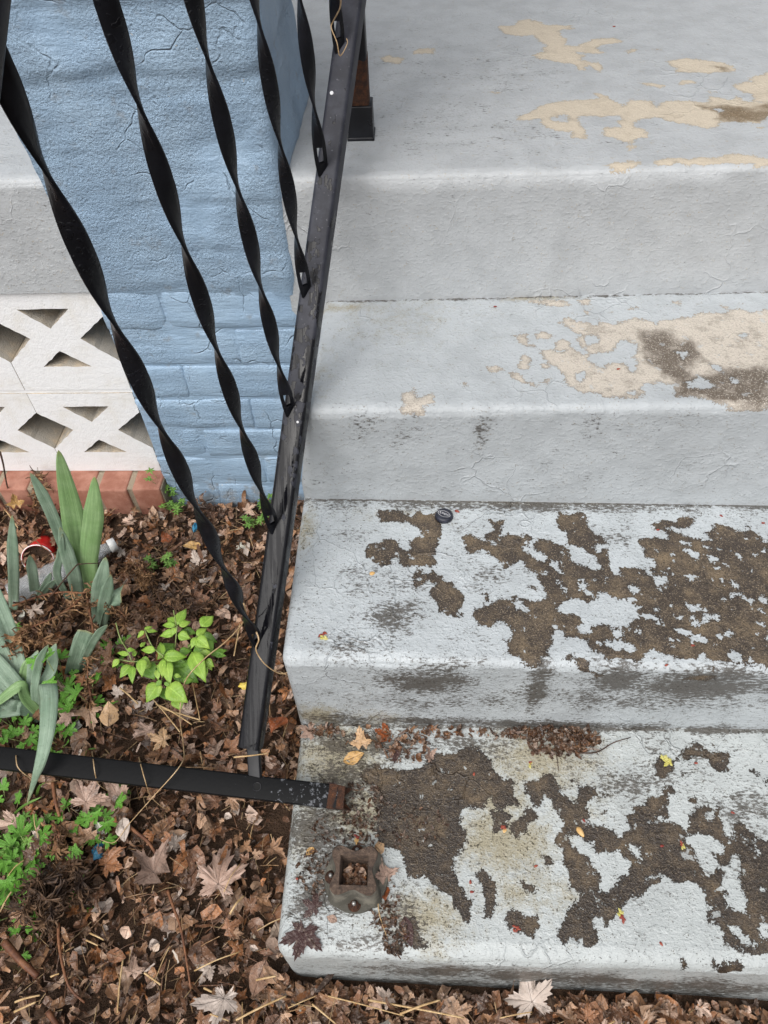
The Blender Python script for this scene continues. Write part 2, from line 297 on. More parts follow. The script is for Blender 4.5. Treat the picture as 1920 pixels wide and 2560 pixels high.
PEEL={
1:dict(add=[[(311,570),(318,579),(343,580),(355,602),(371,608),(391,589),(399,574),(417,572),(444,569),(446,551),(419,541),(422,514),(428,492),(419,464),(441,458),(466,488),(505,497),(523,482),(518,471),(485,462),(471,447),(483,422),(462,420),(446,429),(429,431),(450,413),(437,395),(467,377),(469,355),(460,341),(453,356),(449,368),(442,365),(441,350),(425,355),(431,369),(418,386),(402,391),(384,404),(368,409),(361,426),(373,432),(385,439),(379,452),(390,463),(383,480),(376,498),(372,519),(357,521),(336,519),(323,538)],[(516,426),(529,439),(540,436),(533,425),(520,416)],[(561,434),(582,433),(575,426)],[(575,375),(599,385),(624,385),(648,372),(664,363),(677,340),(672,322),(654,324),(628,323),(602,323),(581,330),(585,344),(580,356)],[(514,289),(530,289),(541,282),(552,274),(543,265),(530,276)],[(575,286),(591,298),(606,283),(590,281),(576,277)],[(650,269),(685,283),(684,297),(708,308),(721,321),(742,312),(727,221),(686,199),(664,207),(673,219),(671,231),(656,249)],[(314,166),(327,189),(336,189),(352,212),(371,227),(389,232),(430,232),(444,237),(441,257),(456,249),(461,235),(472,222),(476,203),(490,227),(524,221),(525,199),(544,219),(573,217),(600,206),(609,230),(637,215),(648,228),(655,208),(686,199),(704,185),(673,152),(653,130),(627,138),(604,140),(590,123),(575,119),(557,132),(538,141),(526,157),(503,161),(491,151),(483,142),(480,131),(493,119),(494,94),(474,90),(467,77),(472,66),(459,54),(463,75),(453,91),(436,101),(431,115),(440,131),(461,130),(460,150),(468,155),(466,173),(445,166),(424,173),(407,171),(402,154),(409,130),(407,97),(399,95),(384,104),(393,120),(367,122),(355,140),(346,155),(355,166),(335,165)],[(420,13),(437,25),(471,23),(467,13),(447,-3),(429,-2)],[(486,24),(509,28),(567,27),(601,40),(617,31),(636,23),(687,17),(682,-1),(630,1),(575,7),(527,5),(518,17),(505,6),(484,7)],[(279,273),(289,276),(296,268),(284,266)],[(611,249),(619,252),(622,245),(614,241)],[(647,117),(659,119),(655,112)],[(101,436),(115,448),(148,426),(134,406),(111,417)],[(157,463),(171,475),(197,472),(194,447),(161,447)]],
sub=[[(365,169),(378,174),(384,185),(392,167),(388,155),(371,156)],[(605,184),(619,183),(611,171)]],
wet=[[(573,217),(580,183),(599,169),(589,146),(608,136),(625,132),(653,130),(694,150),(709,200),(663,201),(652,198),(624,204),(600,203)],[(628,359),(662,355),(675,333),(654,324),(641,343)],[(399,111),(407,108),(407,96),(400,96)],[(510,209),(523,208),(520,199)]],
grime=[(202,174,129,129,0.3),(317,125,113,80,0.3),(303,355,128,104,0.3),(137,424,102,112,0.25),(65,-68,7,7,0.3)],
dirt=[(54,143,36,41,0.4)]),
2:dict(add=[[(373,-72),(387,-57),(403,-67),(416,-71),(430,-78),(435,-59),(443,-70),(457,-75),(488,-61),(508,-72),(514,-79),(518,-70),(540,-67),(566,-59),(578,-49),(615,-53),(638,-41),(652,-52),(680,-44),(712,-48),(707,-137),(648,-256),(620,-263),(608,-264),(582,-264),(564,-259),(549,-254),(539,-244),(525,-240),(506,-240),(510,-220),(509,-216),(494,-210),(472,-212),(465,-222),(471,-231),(458,-243),(434,-242),(415,-238),(412,-228),(384,-227),(374,-217),(365,-202),(373,-192),(363,-177),(348,-165),(339,-142),(342,-134),(363,-133),(363,-117),(376,-107),(382,-111),(389,-135),(401,-147),(407,-140),(399,-128),(397,-112),(401,-100),(390,-89),(384,-76)],[(303,-99),(314,-99),(327,-95),(326,-118),(338,-124),(336,-128),(320,-124),(310,-107)],[(340,-96),(349,-88),(361,-99),(354,-106),(341,-108)],[(307,-160),(318,-147),(329,-153),(323,-176),(315,-181),(307,-175)],[(335,-165),(346,-165),(352,-173),(346,-178),(338,-174)],[(297,-184),(310,-185),(315,-201),(328,-207),(343,-198),(353,-198),(344,-209),(325,-214),(310,-206),(300,-197)],[(322,-187),(331,-188),(327,-194)],[(267,-169),(277,-166),(286,-177),(276,-182),(267,-178)],[(335,-11),(367,-9),(397,-14),(397,-25),(384,-33),(370,-26),(351,-21),(336,-18)],[(407,-12),(430,-8),(428,-24),(411,-22)],[(415,-39),(424,-41),(420,-48),(422,-54),(416,-50)],[(482,-37),(491,-32),(495,-35),(485,-39)],[(546,-20),(562,-20),(555,-30),(548,-28)],[(612,-37),(624,-37),(621,-46)],[(450,-40),(459,-45),(454,-49)],[(641,-28),(651,-27),(644,-34)],[(336,-83),(340,-81),(345,-85),(339,-88)],[(147,-249),(152,-224),(164,-216),(170,-236),(191,-225),(193,-244),(179,-255),(177,-267),(165,-264),(149,-260)],[(266,-171),(280,-164),(288,-177),(273,-182)],[(228,-206),(239,-203),(239,-212)]],
sub=[[(406,-112),(415,-98),(428,-105),(424,-119),(411,-126)],[(406,-157),(411,-146),(442,-139),(457,-116),(475,-124),(475,-142),(464,-149),(469,-168),(464,-183),(458,-186),(455,-171),(451,-166),(431,-167),(422,-178),(416,-174),(411,-163)],[(365,-139),(375,-135),(374,-145)],[(385,-192),(396,-185),(391,-203),(386,-203)],[(527,-213),(545,-199),(560,-203),(553,-222),(540,-224),(527,-222)],[(528,-145),(547,-142),(534,-159)],[(567,-172),(582,-186),(578,-191),(569,-182)],[(585,-204),(596,-202),(592,-214),(585,-214)],[(419,-219),(429,-220),(424,-225)],[(447,-229),(457,-225),(453,-236)],[(621,-107),(632,-105),(627,-115)]],
wet=[[(474,-102),(483,-88),(528,-92),(536,-120),(552,-109),(564,-121),(567,-163),(567,-174),(548,-166),(540,-195),(558,-192),(595,-179),(627,-183),(648,-184),(629,-265),(564,-259),(539,-244),(506,-240),(509,-216),(491,-194),(483,-168),(477,-149),(477,-126)],[(297,-184),(303,-184),(304,-197),(300,-197)],[(306,-171),(315,-181),(324,-176),(324,-181),(306,-179)]],
grime=[(157,-302,38,30,0.35),(254,-300,16,44,0.55),(462,-281,103,21,0.25),(98,-283,32,29,0.4),(317,-395,281,50,0.15)],
dirt=[(56,-20,74,13,0.6),(143,-54,89,62,0.3),(349,-4,54,9,0.7),(34,-176,23,54,0.35)]),
3:dict(add=[[(111,-285),(114,-277),(140,-279),(148,-284),(162,-287),(168,-279),(180,-283),(198,-283),(204,-301),(206,-317),(199,-329),(197,-343),(195,-358),(188,-360),(196,-367),(195,-374),(188,-379),(176,-380),(162,-381),(148,-378),(145,-371),(136,-368),(134,-378),(118,-381),(108,-376),(98,-362),(94,-354),(101,-341),(115,-338),(124,-333),(144,-331),(143,-347),(150,-352),(157,-353),(159,-337),(172,-322),(175,-314),(170,-308),(163,-306),(159,-301),(145,-300),(117,-300),(111,-294)],[(164,-398),(169,-385),(176,-385),(177,-391),(186,-392),(190,-385),(203,-391),(208,-401),(221,-411),(228,-419),(233,-425),(235,-434),(232,-444),(225,-450),(223,-455),(231,-455),(228,-459),(211,-461),(202,-455),(196,-446),(193,-435),(186,-428),(188,-417),(193,-408),(187,-406),(180,-411),(171,-414),(165,-409)],[(232,-324),(246,-321),(257,-326),(261,-336),(267,-336),(269,-322),(277,-312),(273,-292),(282,-296),(294,-295),(288,-321),(294,-324),(298,-319),(311,-320),(325,-318),(332,-327),(328,-342),(319,-344),(321,-348),(331,-357),(345,-368),(348,-359),(334,-341),(341,-329),(357,-329),(366,-336),(381,-337),(384,-322),(383,-315),(372,-310),(369,-295),(375,-285),(379,-274),(384,-279),(411,-281),(418,-288),(413,-294),(417,-309),(427,-319),(440,-331),(438,-336),(424,-335),(415,-342),(424,-351),(429,-343),(435,-345),(436,-364),(435,-378),(439,-387),(450,-389),(446,-375),(460,-373),(479,-379),(479,-387),(492,-386),(492,-378),(499,-370),(495,-359),(485,-357),(487,-344),(480,-330),(491,-321),(507,-319),(523,-325),(528,-307),(546,-310),(557,-321),(573,-325),(584,-322),(579,-312),(592,-304),(594,-293),(609,-296),(618,-303),(636,-309),(640,-295),(647,-297),(656,-311),(685,-316),(708,-325),(648,-520),(622,-528),(605,-529),(597,-524),(580,-526),(570,-524),(564,-522),(553,-520),(545,-521),(542,-534),(536,-517),(529,-508),(523,-515),(510,-520),(491,-513),(472,-507),(473,-502),(459,-511),(456,-518),(446,-523),(433,-521),(418,-520),(415,-527),(407,-524),(404,-511),(391,-506),(389,-495),(375,-489),(361,-490),(357,-481),(346,-481),(343,-491),(345,-496),(339,-505),(334,-514),(323,-520),(324,-536),(313,-533),(301,-526),(299,-517),(290,-516),(284,-508),(284,-499),(292,-488),(294,-478),(288,-468),(272,-465),(270,-475),(264,-479),(251,-470),(249,-465),(241,-462),(245,-451),(256,-443),(267,-439),(260,-431),(255,-421),(264,-423),(268,-437),(280,-430),(296,-431),(295,-425),(303,-426),(310,-432),(324,-434),(341,-429),(343,-425),(339,-407),(332,-394),(325,-383),(315,-368),(308,-369),(298,-376),(289,-380),(283,-370),(275,-361),(262,-348),(256,-354),(245,-358),(239,-350),(236,-338)],[(509,-296),(518,-289),(539,-290),(549,-282),(571,-284),(571,-294),(559,-303),(544,-303),(532,-299),(527,-308),(519,-307),(510,-303)],[(354,-516),(365,-514),(369,-518),(365,-523),(357,-520)],[(371,-520),(385,-517),(387,-529),(386,-538),(409,-551),(401,-559),(389,-549),(379,-535),(366,-529)],[(507,-559),(514,-546),(529,-542),(545,-543),(549,-551),(531,-559)],[(463,-514),(469,-514),(469,-520),(465,-519)],[(320,-406),(327,-409),(335,-414),(332,-421),(324,-414)]],
sub=[[(383,-339),(399,-338),(406,-346),(417,-359),(416,-364),(424,-374),(418,-381),(407,-376),(393,-372),(383,-363),(381,-351)],[(355,-368),(362,-368),(369,-386),(364,-389),(356,-377)],[(360,-397),(373,-413),(372,-424),(364,-415)],[(389,-394),(396,-395),(400,-406),(395,-412),(387,-413)],[(409,-395),(416,-395),(418,-399),(412,-399)],[(397,-415),(405,-419),(404,-424),(396,-423)],[(355,-444),(372,-428),(388,-430),(396,-436),(402,-430),(411,-427),(414,-416),(420,-416),(427,-428),(445,-428),(453,-435),(466,-441),(458,-447),(459,-458),(448,-463),(443,-472),(429,-470),(412,-468),(396,-471),(393,-478),(381,-478),(379,-472),(386,-468),(381,-456),(364,-452)],[(422,-473),(434,-473),(437,-485),(428,-487),(422,-481)],[(407,-495),(412,-490),(429,-491),(442,-495),(448,-504),(441,-513),(435,-506),(421,-503),(409,-500)],[(466,-451),(480,-451),(488,-457),(485,-466),(479,-461),(468,-457)],[(492,-390),(508,-389),(508,-399),(501,-403),(490,-404)],[(453,-404),(462,-401),(469,-413),(458,-421),(453,-414)],[(507,-382),(519,-383),(514,-388)],[(543,-343),(551,-340),(556,-345),(563,-354),(558,-361),(552,-352)],[(542,-327),(555,-328),(551,-335),(543,-333)],[(574,-353),(589,-354),(587,-361),(574,-362)],[(522,-433),(527,-432),(531,-438),(540,-433),(544,-437),(534,-448),(530,-458),(526,-457),(531,-446)],[(540,-462),(545,-446),(555,-450),(564,-449),(564,-456),(554,-454),(548,-461)],[(499,-469),(505,-472),(515,-472),(523,-478),(520,-481),(505,-479)],[(521,-481),(533,-484),(529,-489),(521,-486)],[(561,-511),(570,-500),(581,-508),(575,-523),(565,-518)],[(592,-396),(602,-397),(608,-405),(599,-408)],[(589,-414),(600,-412),(606,-416),(603,-423),(596,-417),(588,-421)],[(625,-423),(636,-421),(633,-431),(627,-429)],[(657,-312),(667,-313),(663,-327),(654,-325)],[(495,-409),(504,-415),(503,-417),(496,-412)],[(620,-439),(626,-443),(624,-447)],[(589,-337),(595,-339),(591,-344)],[(573,-337),(581,-338),(577,-342)],[(299,-448),(303,-432),(310,-434),(318,-449),(312,-451)],[(274,-334),(286,-334),(283,-339),(275,-339)],[(574,-477),(571,-479),(567,-481),(565,-478),(565,-476),(569,-474),(572,-474)],[(560,-483),(559,-484),(556,-485),(555,-484),(556,-482),(557,-481),(559,-481)],[(599,-499),(597,-501),(595,-501),(594,-500),(595,-498),(596,-498),(598,-498)],[(457,-428),(456,-430),(453,-431),(451,-429),(451,-427),(453,-426),(457,-425)],[(489,-443),(488,-445),(484,-446),(482,-444),(482,-442),(485,-441),(488,-441)],[(638,-349),(638,-351),(636,-351),(634,-350),(635,-348),(637,-347),(638,-348)],[(656,-343),(655,-345),(652,-345),(651,-344),(652,-342),(654,-340),(656,-341)],[(617,-352),(616,-353),(615,-354),(614,-352),(614,-351),(615,-350),(616,-351)],[(644,-350),(643,-351),(641,-351),(640,-351),(640,-349),(642,-348),(643,-349)],[(529,-351),(528,-354),(525,-354),(523,-353),(524,-350),(526,-349),(530,-348)],[(509,-346),(508,-348),(506,-349),(505,-347),(504,-345),(507,-344),(509,-344)],[(583,-372),(582,-374),(580,-374),(579,-373),(579,-371),(581,-371),(583,-371)],[(612,-459),(611,-461),(610,-461),(608,-460),(609,-459),(611,-458),(613,-458)],[(618,-462),(617,-464),(616,-464),(615,-463),(615,-461),(617,-460),(619,-461)],[(618,-481),(617,-483),(614,-483),(613,-482),(613,-481),(616,-479),(618,-480)],[(535,-463),(533,-465),(530,-466),(528,-464),(529,-462),(531,-461),(533,-461)],[(540,-487),(539,-488),(537,-489),(536,-488),(536,-486),(538,-484),(540,-485)],[(585,-395),(583,-397),(582,-397),(580,-396),(581,-395),(582,-393),(584,-394)],[(577,-423),(576,-424),(574,-425),(572,-424),(573,-423),(575,-422),(576,-422)],[(617,-426),(616,-427),(615,-427),(613,-426),(614,-425),(616,-424),(617,-425)],[(460,-474),(459,-475),(457,-476),(456,-475),(456,-474),(458,-473),(460,-473)]],
wet=[],
grime=[(139,-464,37,28,0.75),(124,-410,49,26,0.45),(97,-504,62,21,0.45),(267,-394,44,24,0.4),(247,-339,34,43,0.3),(75,-328,34,18,0.3),(320,-266,292,11,0.75),(173,-261,89,8,0.7),(179,-579,57,38,1),(215,-572,21,52,0.8),(328,-583,15,72,0.95),(430,-562,40,36,1),(534,-572,94,42,1),(465,-609,169,34,0.6),(201,-623,134,35,0.45),(315,-696,307,15,0.85),(70,-697,63,23,0.7),(440,-327,56,29,0.35)],
dirt=[(31,-686,34,32,0.9),(116,-694,46,26,0.6),(8,-315,15,45,0.7),(143,-289,70,15,0.4),(315,-258,177,9,0.5)]),
4:dict(add=[[(91,-606),(95,-597),(113,-589),(132,-594),(154,-596),(177,-592),(196,-570),(218,-570),(232,-562),(245,-559),(260,-567),(272,-580),(273,-593),(284,-602),(298,-607),(301,-619),(303,-635),(305,-642),(294,-641),(285,-646),(276,-646),(269,-632),(266,-629),(258,-640),(261,-648),(245,-645),(231,-644),(231,-654),(227,-663),(233,-680),(235,-690),(222,-707),(217,-722),(218,-733),(228,-745),(231,-755),(241,-757),(238,-767),(237,-783),(231,-787),(227,-774),(219,-769),(216,-756),(204,-751),(194,-745),(186,-737),(177,-733),(170,-737),(158,-736),(157,-720),(149,-704),(135,-698),(121,-693),(115,-681),(118,-657),(111,-639),(111,-619),(95,-611)],[(242,-729),(256,-721),(266,-733),(271,-746),(269,-760),(261,-776),(250,-780),(255,-766),(254,-752),(248,-739)],[(268,-650),(283,-648),(295,-656),(291,-663),(285,-672),(274,-678),(265,-674),(271,-664)],[(311,-646),(320,-644),(330,-652),(328,-659),(315,-663),(314,-673),(303,-684),(291,-684),(295,-675),(290,-669),(300,-660),(313,-653)],[(276,-777),(288,-767),(301,-771),(316,-773),(320,-785),(312,-795),(306,-797),(295,-790),(284,-788)],[(292,-734),(301,-733),(312,-738),(324,-743),(321,-750),(311,-748),(302,-743)],[(345,-684),(356,-672),(354,-692),(346,-689)],[(331,-704),(339,-706),(343,-712),(336,-716)],[(139,-812),(153,-809),(155,-820),(142,-821)],[(149,-786),(167,-779),(177,-802),(184,-808),(186,-816),(166,-821),(158,-814),(151,-803)],[(315,-622),(313,-610),(325,-607),(340,-603),(350,-598),(357,-601),(356,-609),(362,-619),(374,-630),(382,-639),(383,-626),(386,-613),(397,-612),(410,-615),(410,-624),(406,-631),(396,-640),(396,-661),(412,-663),(422,-672),(434,-677),(436,-671),(447,-668),(443,-660),(447,-651),(455,-649),(456,-641),(470,-637),(481,-624),(494,-622),(499,-613),(500,-604),(492,-591),(496,-582),(504,-572),(521,-576),(520,-589),(503,-602),(503,-608),(513,-616),(512,-621),(504,-624),(505,-634),(497,-636),(502,-645),(498,-657),(506,-658),(517,-666),(524,-661),(523,-653),(528,-648),(535,-644),(538,-638),(551,-637),(568,-638),(568,-660),(568,-672),(571,-681),(577,-677),(577,-665),(580,-658),(594,-659),(601,-666),(610,-674),(619,-678),(650,-682),(613,-810),(583,-811),(567,-813),(560,-804),(548,-800),(541,-800),(531,-805),(537,-794),(539,-786),(529,-776),(520,-766),(526,-748),(523,-738),(515,-731),(504,-732),(490,-729),(482,-723),(471,-732),(457,-737),(451,-745),(437,-752),(421,-758),(416,-767),(408,-775),(404,-783),(394,-782),(394,-775),(386,-771),(385,-782),(389,-796),(385,-803),(371,-804),(363,-800),(354,-797),(345,-802),(338,-796),(343,-783),(350,-777),(352,-768),(359,-759),(369,-755),(377,-746),(359,-742),(359,-721),(355,-705),(359,-695),(351,-692),(346,-686),(358,-672),(360,-660),(354,-645),(352,-634),(340,-631),(337,-638),(336,-647),(329,-645),(324,-640),(322,-631)],[(525,-576),(541,-556),(556,-550),(564,-556),(577,-561),(600,-563),(600,-572),(591,-588),(577,-591),(568,-582),(568,-575),(559,-570),(544,-571),(530,-575)],[(572,-550),(586,-548),(580,-558)],[(527,-590),(538,-592),(539,-597),(528,-596)],[(619,-587),(627,-583),(632,-594),(625,-598)],[(528,-629),(536,-626),(544,-629),(539,-634),(531,-633)],[(633,-603),(641,-598),(648,-601),(638,-608)],[(415,-643),(425,-641),(422,-650),(414,-649)],[(482,-838),(485,-819),(489,-829)],[(517,-819),(529,-824),(553,-820),(553,-833),(530,-846)],[(422,-625),(421,-627),(418,-628),(416,-626),(416,-625),(418,-624),(421,-624)],[(415,-602),(414,-604),(411,-605),(409,-603),(409,-601),(412,-600),(415,-600)],[(383,-606),(382,-607),(379,-608),(377,-607),(378,-605),(380,-604),(382,-605)]],
sub=[[(364,-674),(374,-673),(382,-680),(396,-686),(400,-699),(414,-697),(434,-698),(436,-705),(441,-713),(435,-722),(427,-727),(421,-738),(410,-740),(401,-748),(396,-746),(399,-736),(402,-728),(393,-722),(390,-708),(382,-700),(367,-690),(364,-680)],[(442,-687),(444,-685),(457,-690),(452,-691),(455,-701),(462,-708),(456,-709),(443,-697)],[(483,-651),(492,-650),(500,-657),(491,-659),(485,-657)],[(470,-655),(477,-657),(477,-663),(471,-661)],[(513,-678),(533,-672),(546,-672),(557,-679),(561,-687),(556,-694),(549,-695),(546,-700),(553,-707),(566,-710),(570,-698),(579,-698),(580,-708),(575,-719),(571,-724),(573,-734),(572,-751),(572,-764),(558,-760),(548,-758),(547,-747),(555,-742),(547,-735),(550,-726),(557,-719),(553,-715),(543,-717),(538,-722),(528,-714),(523,-701),(526,-688),(518,-683)],[(549,-644),(558,-643),(558,-654),(550,-657),(547,-651)],[(588,-674),(595,-673),(595,-679),(589,-680)],[(592,-686),(601,-683),(606,-696),(599,-693),(596,-690)],[(546,-778),(557,-779),(564,-788),(575,-796),(570,-801),(559,-795),(550,-785)],[(578,-782),(584,-773),(592,-778),(589,-790),(580,-789)],[(568,-809),(575,-807),(584,-808),(580,-822),(569,-819)],[(431,-746),(437,-747),(435,-751),(431,-749)],[(512,-702),(511,-703),(508,-704),(506,-703),(507,-701),(509,-701),(511,-701)],[(403,-757),(402,-758),(401,-758),(400,-757),(400,-757),(401,-756),(402,-756)],[(466,-726),(465,-728),(463,-728),(461,-727),(461,-726),(463,-725),(465,-725)],[(533,-757),(532,-758),(529,-759),(528,-758),(527,-756),(530,-755),(532,-756)],[(599,-736),(597,-737),(595,-737),(594,-737),(594,-735),(596,-735),(598,-735)]],
wet=[],
grime=[(199,-896,64,46,0.9),(300,-903,73,41,0.9),(403,-923,95,42,0.9),(532,-939,94,48,0.9),(253,-967,248,57,0.5),(124,-897,61,31,0.5),(470,-609,74,32,0.5),(594,-638,62,31,0.55),(532,-564,54,23,0.4),(93,-811,48,13,0.45),(30,-764,20,27,0.9),(568,-703,30,29,0.3),(69,-617,55,50,0.8),(32,-682,37,41,0.95),(62,-730,41,48,1),(88,-560,85,21,0.8),(230,-556,90,15,0.7),(150,-783,29,31,0.7),(-15,-555,23,18,0.6)],
dirt=[(62,-583,62,52,1),(94,-654,48,42,0.9),(179,-778,54,31,0.8),(283,-686,67,45,0.9),(281,-634,37,32,0.9),(339,-578,88,45,0.8),(299,-743,55,32,0.6),(386,-637,42,32,0.5),(21,-682,21,51,0.6),(189,-816,29,23,0.5),(358,-746,30,37,0.5)]),
}
# ================================================================ THE SETTING
# edge lines of the stair: (y, z at x = 0, fall along x); the old treads are a little out of level
EDGE = [(0, .6693, .0023), (0, .4751, .0082), (-.2578, .4793, .0065), (-.2578, .3051, -.024), (-.5296, .3017, -.023), (-.5296, .1199, .0047), (-.8243, .1188, -.0122)]
def ez(i, x): x = max(-.3, min(.9, x)); return EDGE[i][1]+EDGE[i][2]*x
def gz(x, y):                             # soil level beside and before the steps
    b = -.012 - .105*max(0, min(x, 1.2)) * max(0, min(1, (-.70-y)/.12)) + .018*fbm(x, y, 0, 2.2) + .010*fbm(x+7, y, 0, 7)
    return b + .016*max(0, min(1, (y+.16)/.12))
# ground: one sheet, fine near the steps and coarse out to the far yard
def axis(a, b, fine, far):
    v = list(np.arange(a, b+1e-6, fine)); st = fine
    lo = []; hi = []; x = a
    while x > -far: st *= 1.5; x -= st; lo.append(x)
    st = fine; x = b
    while x < far: st *= 1.5; x += st; hi.append(x)
    return lo[::-1]+v+hi
gx = axis(-1.3, 1.2, .025, 60); gy = axis(-1.6, .2, .025, 60)
V = [(x, y, gz(x, y) if abs(x) < 4 and abs(y) < 4 else -.03) for y in gy for x in gx]; nx = len(gx)
F = [(j*nx+i, j*nx+i+1, (j+1)*nx+i+1, (j+1)*nx+i) for j in range(len(gy)-1) for i in range(nx-1)]
tag(mesh('ground', V, F, M['soil']), kind='structure')

# ---- signed distance of the bare patches
def sdf(px, py, polys):
    out = np.full(px.shape, -.02)
    for pl in polys:
        a = np.array(pl, float)/1000; mn = a.min(0)-.012; mx = a.max(0)+.012
        idx = np.nonzero((px > mn[0]) & (px < mx[0]) & (py > mn[1]) & (py < mx[1]))[0]
        if not len(idx): continue
        x = px[idx]; y = py[idx]; d = np.full(x.shape, 1e9); ins = np.zeros(x.shape, bool); b = np.roll(a, -1, 0)
        for (x0, y0), (x1, y1) in zip(a, b):
            ex, ey = x1-x0, y1-y0; t = np.clip(((x-x0)*ex+(y-y0)*ey)/(ex*ex+ey*ey+1e-12), 0, 1)
            d = np.minimum(d, np.hypot(x-x0-t*ex, y-y0-t*ey))
            if abs(ey) > 1e-9: ins ^= ((y0 > y) != (y1 > y)) & (x < ex*(y-y0)/ey+x0)
        out[idx] = np.maximum(out[idx], np.where(ins, d, -d))
    return out
def blobs(px, py, L):
    out = np.zeros(px.shape)
    for cx, cy, rx, ry, st in L:
        out = np.maximum(out, st*np.exp(-(((px-cx/1000)/(rx/1000))**2+((py-cy/1000)/(ry/1000))**2)*.8))
    return out
STEP = {}
def make_step(k, name, ib, inn, y_back, drop, xl, xr, mat, parent, yoff=None, nose_r=.012, bottom=None, left_round=True):
    yn = EDGE[inn][0]
    rows = []                               # (kind, parameter)
    for t in np.arange(0, 1.0001, (.0035 if k > 1 else .0045)/(y_back-yn-nose_r)): rows.append(('t', min(t, 1)))
    for a in np.linspace(0, 90, 11)[1:-1]: rows.append(('n', R(a)))
    for t in np.linspace(0, 1, int(drop/.005)): rows.append(('r', t))
    xs = []
    if left_round:
        for a in np.linspace(0, 90, 7): xs.append((xl+nose_r*(1-math.sin(R(a))), nose_r*(1-math.cos(R(a)))))
        xs = sorted([(x, i) for x, i in xs])
    else: xs = [(xl, 0)]
    x0 = xs[-1][0]; vis0 = 0 if k > 1 else -.34
    xx = x0
    while xx < xr-.001:
        xx += .0035 if vis0 < xx < .76 and k > 1 else (.0045 if vis0 < xx < .80 else .03); xs.append((min(xx, xr), 0))
    V = []; T = []
    for x, ins in xs:
        zn = ez(inn, x); zb = ez(ib, x) if ib is not None else zn; yo = yoff(x) if yoff else 0
        dr = drop if bottom is None else zn-bottom(x)
        yy = yn+yo
        for kd, t in rows:
            if kd == 't':
                y = y_back+(yy+nose_r-y_back)*t; f = max(0, min(1, (EDGE[ib][0]-y)/(EDGE[ib][0]-yn))) if ib is not None else 1
                z = zb*(1-f)+zn*f; nv = (0, 1); tc = y-yo
            elif kd == 'n':
                y = yy+nose_r-nose_r*math.sin(t); z = zn-nose_r+nose_r*math.cos(t); nv = (-math.sin(t), math.cos(t)); tc = yn+nose_r*.5*(1-t/(math.pi/2)*2)
            else:
                y = yy; z = zn-nose_r-(dr-nose_r)*t; nv = (-1, 0); tc = yn-(zn-z)
            w = .0016*fbm(x, y, z, 6, 2)+.0007*fbm(x+3, y, z, 30, 2)
            if kd == 'n': w += .0022*fbm(x, 2.1*k, 0, 9, 3)-.0008
            w -= ins; xs_ = x
            if k == 2 and x < .08: xs_ = x-.024*max(0, 1-(x-xl)/.055)*max(0, min(1, (zn-z-.01)/.14))
            V.append((xs_, y+nv[0]*w, z+nv[1]*w)); T.append((x, tc))
    n = len(rows); m = len(xs)
    F = [(i*n+j, i*n+j+1, (i+1)*n+j+1, (i+1)*n+j) for i in range(m-1) for j in range(n-1)]
    zbot = V[n-1][2]
    b = len(V)                              # closing back and end faces
    for i in range(m): V.append((V[i*n][0], y_back, V[i*n+n-1][2]))
    T += [(9, 9)]*m
    for i in range(m-1): F.append((i*n+n-1, b+i, b+i+1, (i+1)*n+n-1)); F.append((b+i, i*n, (i+1)*n, b+i+1))
    F.append(tuple([j for j in range(n)][::-1]+[b])); F.append(tuple([(m-1)*n+j for j in range(n)]+[b+m-1]))
    o = mesh(name, V, F, mat, parent)
    T = np.array(T); px, py = T[:, 0], T[:, 1]; D = PEEL[k]
    sd = np.minimum(sdf(px, py, D['add']), -sdf(px, py, D['sub'])); attr(o.data, 'peel', sd)
    attr(o.data, 'wet', np.clip(sdf(px, py, D['wet'])*(22 if k == 1 else 16)+.16, 0, .46) if D['wet'] else np.zeros(len(T)))
    gr = blobs(px, py, D['grime'])
    if ib is not None: gr = np.maximum(gr, (.85 if k > 2 else .75)*np.exp(-((py-EDGE[ib][0]+.002)/.0045)**2))      # dirt packed in the inner corner
    attr(o.data, 'grime', gr); attr(o.data, 'dirt', blobs(px, py, D['dirt']))
    sharp(o, 60)
    return o
steps = empty('concrete_steps', (.7, -.4, 0), 'grey painted concrete porch steps with peeling paint and a wide landing', 'steps')
make_step(1, 'landing', None, 0, 1.7, .23, -1.5, 1.6, M['step1'], steps, yoff=lambda x: 0 if x > -.03 else .017, bottom=lambda x: -.05 if x > -.3 else .4865, left_round=False, nose_r=.010)
make_step(2, 'step', 1, 2, .05, .22, .021, 1.6, M['step2'], steps)
make_step(3, 'step', 3, 4, -.2, .22, -.003, 1.6, M['step3'], steps)
make_step(4, 'step', 5, 6, -.47, .24, 0, 1.6, M['step4'], steps, nose_r=.017)

